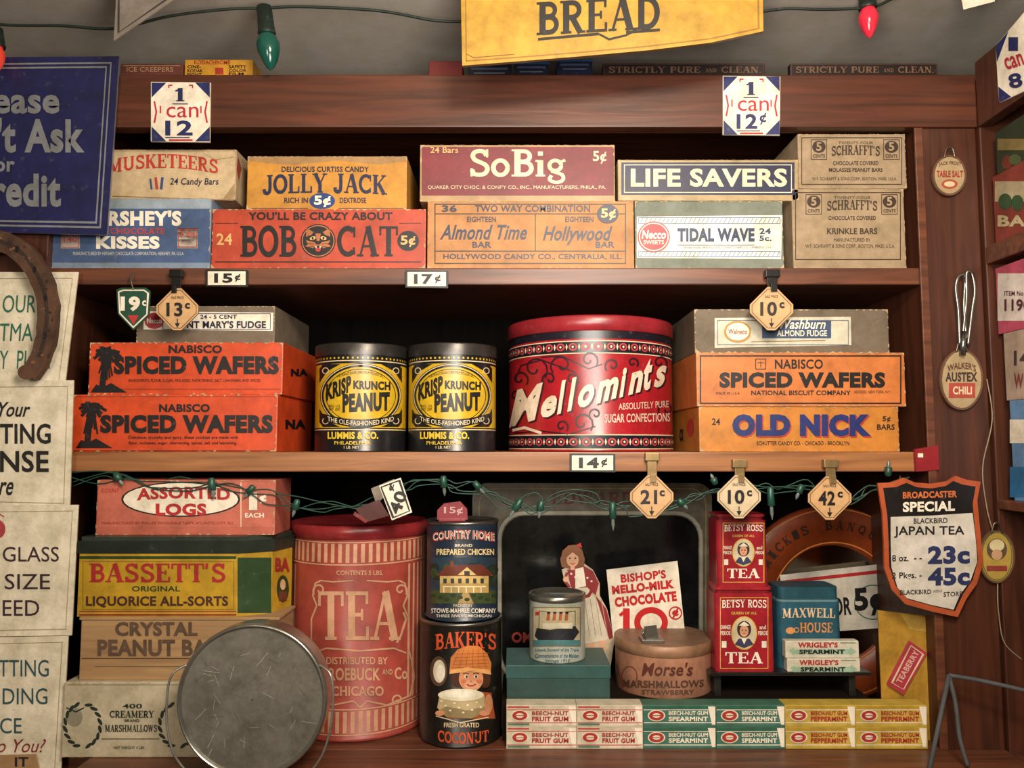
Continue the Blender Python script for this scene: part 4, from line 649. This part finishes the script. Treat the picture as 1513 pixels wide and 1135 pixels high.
Y=.062; a=X(1150,900,Y);b_=X(1243,900,Y);zt_=Z(868,Y); th=Thing('coffee_tin','teal coffee tin with orange lettering behind the two gum packs','tin',((a+b_)/2,Y+.03,zr_)); p=Part('tin_body',th,surf=YP(Y)); p.cube((a,Y,zr_),(b_,Y+.06,zt_-.022),C('28586c',.36),vbev=.01); l=Part('lid',th,label='teal lid with pale rim'); l.cube((a+.001,Y+.001,zt_-.022),(b_-.001,Y+.059,zt_-.019),C('6a8a90',.35),vbev=.01); l.cube((a+.002,Y+.002,zt_-.019),(b_-.002,Y+.058,zt_),C('264f5e',.33),vbev=.01)
oc=C('d8955a'); p.t('MAXWELL',1156,899,1234,914,C('dfc09a'),serif=True,arch=1); p.t('HOUSE',1182,920,1230,935,oc,serif=True); p.el(1168,932,7,5,oc); p.ring(1177,931,4,4,1.5,oc)
for k,(x0,x1,y0,y1,lb) in enumerate(((1163,1271,973,996,'lower white spearmint gum pack on the riser'),(1161,1270,947,970,'upper white spearmint gum pack on the riser'))):
    Y=.043; base=zr_ if k==0 else gz; p=Part('gum_pack',None,None,lb,'gum pack','white gum packs on the riser',surf=YP(Y)); a=X(x0,980,Y);b_=X(x1,980,Y); gz=Z(y0,Y); p.cube((a,Y,base+.0001),(b_,Y+.015,gz),C('d3cdbb',.35),.0015); p.t("WRIGLEY'S",x0+18,y0+2,x1-32,y0+10,RD,.04); p.poly([(x0+4,y0+14),(x0+12,y0+10),(x0+12,y0+13),(x1-14,y0+12),(x1-14,y0+9),(x1-4,y0+16),(x1-14,y0+22),(x1-14,y0+20),(x0+12,y0+20),(x0+12,y0+22)],C('9ab8a0'),1); p.t('SPEARMINT',x0+20,y0+13,x1-22,y0+19.5,K,.04); p.ln([(x1-28,y0+3),(x1-6,y0+3)],1,C('3a7a58'))
# yellow card stands in front of the right end, on the shelf lip
p=Part('yellow_card',None,None,'yellow display card holding a tilted red packet','card',surf=YP(.034))
p.slab([(1297,902),(1377,911),(1392,1090),(1374,1098),(1315,1090),(1303,1040)][::-1],p.s,.002,C('b0862e',.5,0,.5)); p.poly([(1330,906),(1345,930),(1375,935),(1376,914)],C('c8a24a'),1)
pk=Part('gum_packet',None,None,'tilted red packet fixed on the yellow card','packet',surf=YP(.028)); pk.slab([(1345,948),(1370,965),(1335,1027),(1312,1012)][::-1],pk.s,.0055,C('b03a4c',.4)); pk.ln([(1346,954),(1364,967),(1335,1019),(1318,1009),(1346,954)],1.5,CR); pk.t('TEABERRY',1314,981,1368,990,C('e0b0a0'),.03,rot=60)
p=Part('shield_sign',None,None,'orange shield-shaped tea price sign with black and cream panels','sign',surf=YP(-.016)); pts=[(1297,714),(1318,713),(1335,706),(1352,713),(1376,715),(1400,711),(1412,703),(1428,709),(1449,712),(1444,740),(1449,790),(1453,830),(1444,862),(1428,885),(1415,912),(1378,904),(1338,893),(1318,872),(1307,840),(1306,800),(1304,760)]
p.slab(pts[::-1],p.s,.004,C('b05432',.35)); cx,cy=1376,800; ins=[(cx+(a-cx)*.9,cy+(b-cy)*.92) for a,b in pts]; p.poly(ins[::-1],C('1c1818',.35),1)
p.poly([(1316,764),(1376,762),(1437,758),(1442,800),(1444,830),(1434,858),(1418,880),(1409,901),(1376,894),(1340,884),(1326,868),(1317,838),(1316,800)][::-1],C('cdc6bc',.4),2)
p.t('BROADCASTER',1334,727,1414,737,C('c86a3c'),.04,rise=2,layer=2); p.t('SPECIAL',1334,742,1411,757,WH,.04,rise=2,layer=2); q=C('20201f')
for s,x0,y0,x1,y1,bb,cc in (('BLACKBIRD',1350,766,1400,774,.02,q),('JAPAN TEA',1321,778,1425,795,.02,q),('8 oz.  - -',1318,820,1362,830,.02,q),('23c',1371,807,1433,834,.05,C('28305a')),('2 Pkgs. -',1318,846,1362,858,.02,q),('45c',1371,839,1433,866,.05,C('28305a')),('BLACKBIRD',1330,872,1376,879,.02,q),('AVENUE',1379,872,1392,876,.0,q),('STORE',1394,875,1422,882,.02,q)): p.t(s,x0,y0,x1,y1,cc,bb,layer=4,rise=1)
# ---------------- right post items
def oval(label,cx,cy,rx,ry,fn,pins=True,fill='ab9572'):
    th=Thing('oval_badge',label,'badge',P(cx,cy+ry,-.006)); p=Part('badge_plate',th,surf=YP(-.008)); p.slab([(cx+rx*math.cos(-i*math.pi/16),cy+ry*math.sin(-i*math.pi/16)) for i in range(32)],p.s,.004,C('6a4a38',.35)); p.el(cx,cy,rx-3,ry-3,C(fill,.35),1); fn(p)
    k=Part('hanger',th); k.tube([P(cx-8,cy-ry+4,-.009),P(cx-4,cy-ry-10,-.01),P(cx+4,cy-ry-10,-.01),P(cx+8,cy-ry+4,-.009)],.0012,C('7a7066',.3,.8))
def f1(p): p.t('JACK FROST',1387,240,1420,247,C('5a3028'),.02,arch=2); p.t('TABLE SALT',1384,252,1423,262,C('9c3028'),.04); p.el(1403,272,12,7,C('a84838'),2); p.el(1403,272,8,4,C('d8c4a0'),3)
def f2(p): p.t('WALKER\'S',1400,540,1442,550,C('5a3028'),.02,arch=5); p.t('AUSTEX',1397,550,1444,564,C('3a2a28'),.04); p.r(1402,566,1441,588,C('a8443a'),2); p.t('CHILI',1408,571,1436,583,CR,.03)
def f3(p): p.el(1473,812,15,16,C('5c4a34'),2); p.el(1473,806,11,9,C('d8caa0'),3); p.el(1473,820,8,8,C('c49a78'),3.4); p.ring(1473,822,23,36,1.5,C('5a6a40'),2); p.r(1458,836,1488,844,C('8a3a30'),3)
oval('small round salt badge high on the right post',1403,259,25,30,f1); oval('oval chili badge hanging below the wire tool on the post',1421,561,32,45,f2); oval('yellow oval badge hanging on a cord by the shield sign',1473,823,27,39,f3,fill='b09448')
th=Thing('wire_whisk','looped steel wire tool hanging on the right post','kitchen tool',P(1425,510,-.01)); p=Part('wire_loop',th); m=C('8c8a86',.25,.95)
p.tube([P(1418,512,-.01),P(1416,460,-.012),P(1412,425,-.013),P(1417,408,-.013),P(1426,410,-.013),P(1424,450,-.012),P(1428,505,-.01)],.0026,m); p=Part('wire_loop',th); p.tube([P(1430,512,-.012),P(1436,460,-.014),P(1440,430,-.015),P(1436,405,-.015),P(1428,404,-.015),P(1428,440,-.013),P(1422,500,-.01)],.0026,m); p=Part('handle',th); p.tube([P(1424,490,-.011),P(1422,525,-.0135)],.0045,m)
p=Part('hanging_cord',None,None,'thin beige cord running down the right post','cord'); p.tube([P(1458,560,-.004),P(1466,620,-.006),P(1452,690,-.006),P(1458,750,-.006),P(1468,790,-.006),P(1474,830,-.002),P(1474,880,-.006),P(1476,910,-.006),P(1484,950,-.006),P(1510,975,-.006)],.0009,C('8f8068'))
p=Part('bent_frame',None,None,'grey wrapped wire frame leaning at the lower right corner','frame'); gm=C('505256',.8,.2); b0=P(1372,1135,-.09); 
p.tube([Vector((b0.x,-.09,z3+.004)),P(1402,998,-.04)],.003,gm,smoothn=1); p.tube([P(1402,998,-.04),P(1450,1006,-.05),P(1530,1024,-.07)],.003,gm,smoothn=3); p.tube([P(1402,998,-.04),P(1412,1040,-.05),P(1418,1090,-.06),Vector((X(1430,1125,-.07),-.07,z3+.004))],.0028,gm)
# ---------------- right unit contents (faces toward the left)
XS=XR2+.012; sx_=Plane((XS,0,0),(-1,0,0))
def sidebox(label,px,yt,yb,zb,col,fn,cat='box',name='carton',ylen=.16):
    a=sx_.map(px,yt); p=Part(name,None,None,label,cat,'cartons on the right-hand unit',surf=sx_); zt_=a.z; zb=zb if zb is not None else sx_.map(px,yb).z
    p.cube((XS,a.y-ylen,zb),(XS+.18,a.y,zt_),C(col,.5),.0015); fn(p); return zt_
rs=Z(738); 
s1=sidebox('blue and white carton at the base of the right-hand stack',1491,592,738,rs,'5f86b0',lambda p:(p.r(1492,620,1513,655,WH),p.r(1492,690,1520,735,C('2c6a9c'))))
s2=sidebox('beige carton in the middle of the right-hand stack',1482,493,590,s1,'a89484',lambda p:(p.t('14',1498,518,1520,540,C('3a2a2a'),.03),p.t('W',1498,552,1512,574,C('7a3030'),.03)))
sidebox('pink-edged item carton on top of the right-hand stack',1470,397,490,s2,'b04a60',lambda p:(p.r(1474,404,1540,474,C('d8ccc4')),p.t('ITEM No',1484,430,1512,437,C('5a2030'),.02),p.t('1190',1484,442,1522,460,C('5a2030'),.03)))
rs=Z(366)
s1=sidebox('red and green tomato carton on the upper right shelf',1466,262,345,rs,'7c3428',lambda p:(p.r(1470,268,1530,298,C('a89a7c')),p.el(1485,298,10,12,C('2f4a2c'),2),p.el(1503,300,9,12,C('2f4a2c'),2),p.t('BAS',1474,318,1530,335,C('b8a884'),.04)))
sidebox('dark green carton topping the tomato carton at upper right',1470,196,258,s1,'26301e',lambda p:(p.el(1488,240,8,10,C('642818'),1),p.r(1474,205,1530,222,C('7c6c40')),p.el(1500,236,9,8,C('42512e'),1.4)))
pl=Plane((XR2-.003,0,0),(-1,0,0)); p=Part('price_card',None,None,'white one can card on the right-hand unit beam','price card','square price cards on the top beam',surf=pl); p.slab([(1471,68),(1545,-20),(1545,120),(1476,152)],pl,.003,WH)
b=C('20275c'); r_=C('b5283a'); p.poly([(1471,68),(1490,46),(1473,92)],b); p.poly([(1476,152),(1475,128),(1494,143)],b); p.t('1',1490,55,1504,75,b,.02); p.t('can',1484,82,1512,100,r_,.02,rot=18); p.t('8',1490,108,1510,130,b,.03,rot=12)
# ---------------- ceiling hung things
p=Part('bread_sign',None,None,'large yellow bread sign with curved bottom hanging from the ceiling','sign',surf=YP(-.12))
pts=[(683,97),(760,91),(860,83),(960,74),(1050,63),(1128,46),(1126,-99),(679,-99)]; p.slab(pts,p.s,.006,C('b08830',.4,0,.45),C('5a4020')); p.ln([(689,90),(760,85),(860,77),(960,68),(1050,57),(1121,42),(1119,-90),(687,-90),(689,90)],2,C('8a6020'),1)
p.t('BREAD',793,2,975,54,K,serif=True,rise=10); p.ln([(795,58),(850,53),(885,50)],4,K,2); p.ln([(925,48),(975,44)],4,K,2); p.ln([(885,50),(900,58),(925,52),(940,44)],3,K,2.5)
p.ln([(690,80),(700,85),(760,80)],1,C('7a5020'))
p=Part('pennant',None,None,'grey-brown pennant corner hanging at the upper left','pennant',surf=YP(-.1)); p.slab([(168,60),(262,-4),(300,-85),(176,-85)],p.s,.002,C('7a7068',.8)); p.ln([(176,-80),(175,48),(256,-8)],3,C('3a3430'),1)
p=Part('paper_notice',None,None,'white paper corner hanging at the top right','notice',surf=YP(-.1)); p.slab([(1424,14),(1470,2),(1462,-82),(1405,-82)],p.s,.001,WH)
def bulbstring(name,label,wire,bulbs):
    th=Thing(name,label,'string lights',wire[0]); w=Part('wire',th); w.tube(wire,.0022,C('15241c',.6)); 
    for (px,py,tx,ty_,Y,col,em) in bulbs:
        a=P(px,py,Y);b_=P(tx,ty_,Y); d=(b_-a); L=d.length; q=d.normalized().to_track_quat('Z','Y').to_matrix().to_4x4(); M=Matrix.Translation(a)@q
        g=Part('bulb',th); rr_=L*.17; g.lathe([(.009,L*.44),(rr_*.8,L*.5),(rr_,L*.6),(rr_*.95,L*.7),(rr_*.7,L*.84),(rr_*.35,L*.95),(.001,L)],M,C(col,.12,0,.05,em),seg=24)
        s=Part('socket',g); s.lathe([(.006,0),(.011,.003),(.0125,L*.4),(.0135,L*.42),(.0125,L*.46)],M,C('14241c',.5),seg=20)
Yw=-.03
bulbstring('string_lights','dark wire with large coloured bulbs strung beneath the ceiling',[P(x,y,Yw) for x,y in ((-40,20),(0,36),(90,38),(170,42),(250,24),(330,14),(390,12),(450,10),(560,16),(640,30),(690,32))],[(390,8,400,104,Yw,'144a40',0),(-8,40,-4,106,Yw,'c43a2a',.3)])
bulbstring('string_lights','dark wire with one red bulb right of the bread sign',[P(x,y,Yw) for x,y in ((1110,20),(1160,13),(1220,14),(1290,10),(1330,-6),(1400,-12))],[(1280,-22,1285,56,Yw,'c8283c',.25)])
th=Thing('mini_lights','tangled green miniature light string under the middle shelf','string lights',P(730,735,-.02)); w=Part('wire',th); gw=C('1a4236',.5)
base=[(106,701),(180,699),(240,710),(312,706),(370,716),(430,738),(500,744),(560,736),(605,715),(655,706),(700,712),(750,738),(800,742),(850,722),(900,738),(940,746),(1000,736),(1050,718),(1100,712),(1150,716),(1200,712),(1250,738),(1290,716),(1320,704),(1350,700)]
b2=[]
for i in range(len(base)-1): b2+= [base[i],((base[i][0]+base[i+1][0])/2,(base[i][1]+base[i+1][1])/2)]
for k in range(4):
    w.tube([P(x+random.uniform(-10,10),y+random.uniform(-5,13)+k*2,-.003-.0015*k) for x,y in b2],.0009,gw,seg=6,smoothn=4)
w.tube([P(x,y,-.008) for x,y in ((762,740),(785,760),(802,742),(790,728),(762,740))],.0009,gw)
for px,py,tx,ty_ in ((312,706,316,738),(655,703,657,733),(770,738,752,766),(800,740,796,766),(905,742,906,784),(1138,720,1141,768),(1312,704,1313,680),(440,738,432,764),(700,712,716,730),(1002,738,1016,752),(1058,716,1050,700),(170,699,182,718),(1185,716,1176,738),(375,718,360,736)):
    a=P(px,py,-.011);b_=P(tx,ty_,-.011); d=b_-a; L=d.length; M=Matrix.Translation(a)@d.normalized().to_track_quat('Z','Y').to_matrix().to_4x4()
    s=Part('bulb',th); s.lathe([(.0028,0),(.0046,.002),(.0054,L*.55),(.004,L*.58)],M,C('1c4a3c',.4),seg=12); s.lathe([(.0023,L*.55),(.0027,L*.8),(.0005,L)],M,C('6c7874',.1),seg=10)
for pt in PARTS: pt.build()
# ---------------- lights, camera
def area(name,loc,tgt,sx,sy,e,c):
    l=bpy.data.lights.new(name,'AREA'); l.shape='RECTANGLE'; l.size=sx;l.size_y=sy;l.energy=e;l.color=c
    o=bpy.data.objects.new(name,l); COL.objects.link(o); o.location=loc; o.rotation_euler=(Vector(tgt)-Vector(loc)).to_track_quat('-Z','Y').to_euler()
area('ceiling_lamp',(.25,-1.05,.64),(0,0,-.25),.3,.2,18.5,(1,.85,.67))
area('front_fill',(-.5,-2.2,.2),(0,0,-.15),.4,.4,12,(1,.87,.7))  # added fill from behind the camera, lifts the dark shelf interiors
area('ceiling_fill',(.1,-.85,.25),(.1,.25,.68),.4,.3,9,(1,.93,.86))  # unseen fill added only to brighten the ceiling
area('wall_fill',(.4,-1.7,.6),(.3,-2.6,.0),.5,.3,14,(1,.9,.78))  # added light on wall_front so mirror, tray and tins have something to reflect
wd_=bpy.data.worlds.new('World'); bpy.context.scene.world=wd_; wd_.use_nodes=True; wd_.node_tree.nodes['Background'].inputs[0].default_value=(1,.88,.75,1); wd_.node_tree.nodes['Background'].inputs[1].default_value=.14
cam=bpy.data.cameras.new('Camera'); cam.sensor_width=36; cam.lens=36*F/1513; cam.clip_start=.02
co=bpy.data.objects.new('Camera',cam); COL.objects.link(co); co.location=CAM; co.rotation_euler=(math.radians(90)+TH,0,0)
bpy.context.scene.camera=co
bpy.context.scene.view_settings.view_transform='Standard'
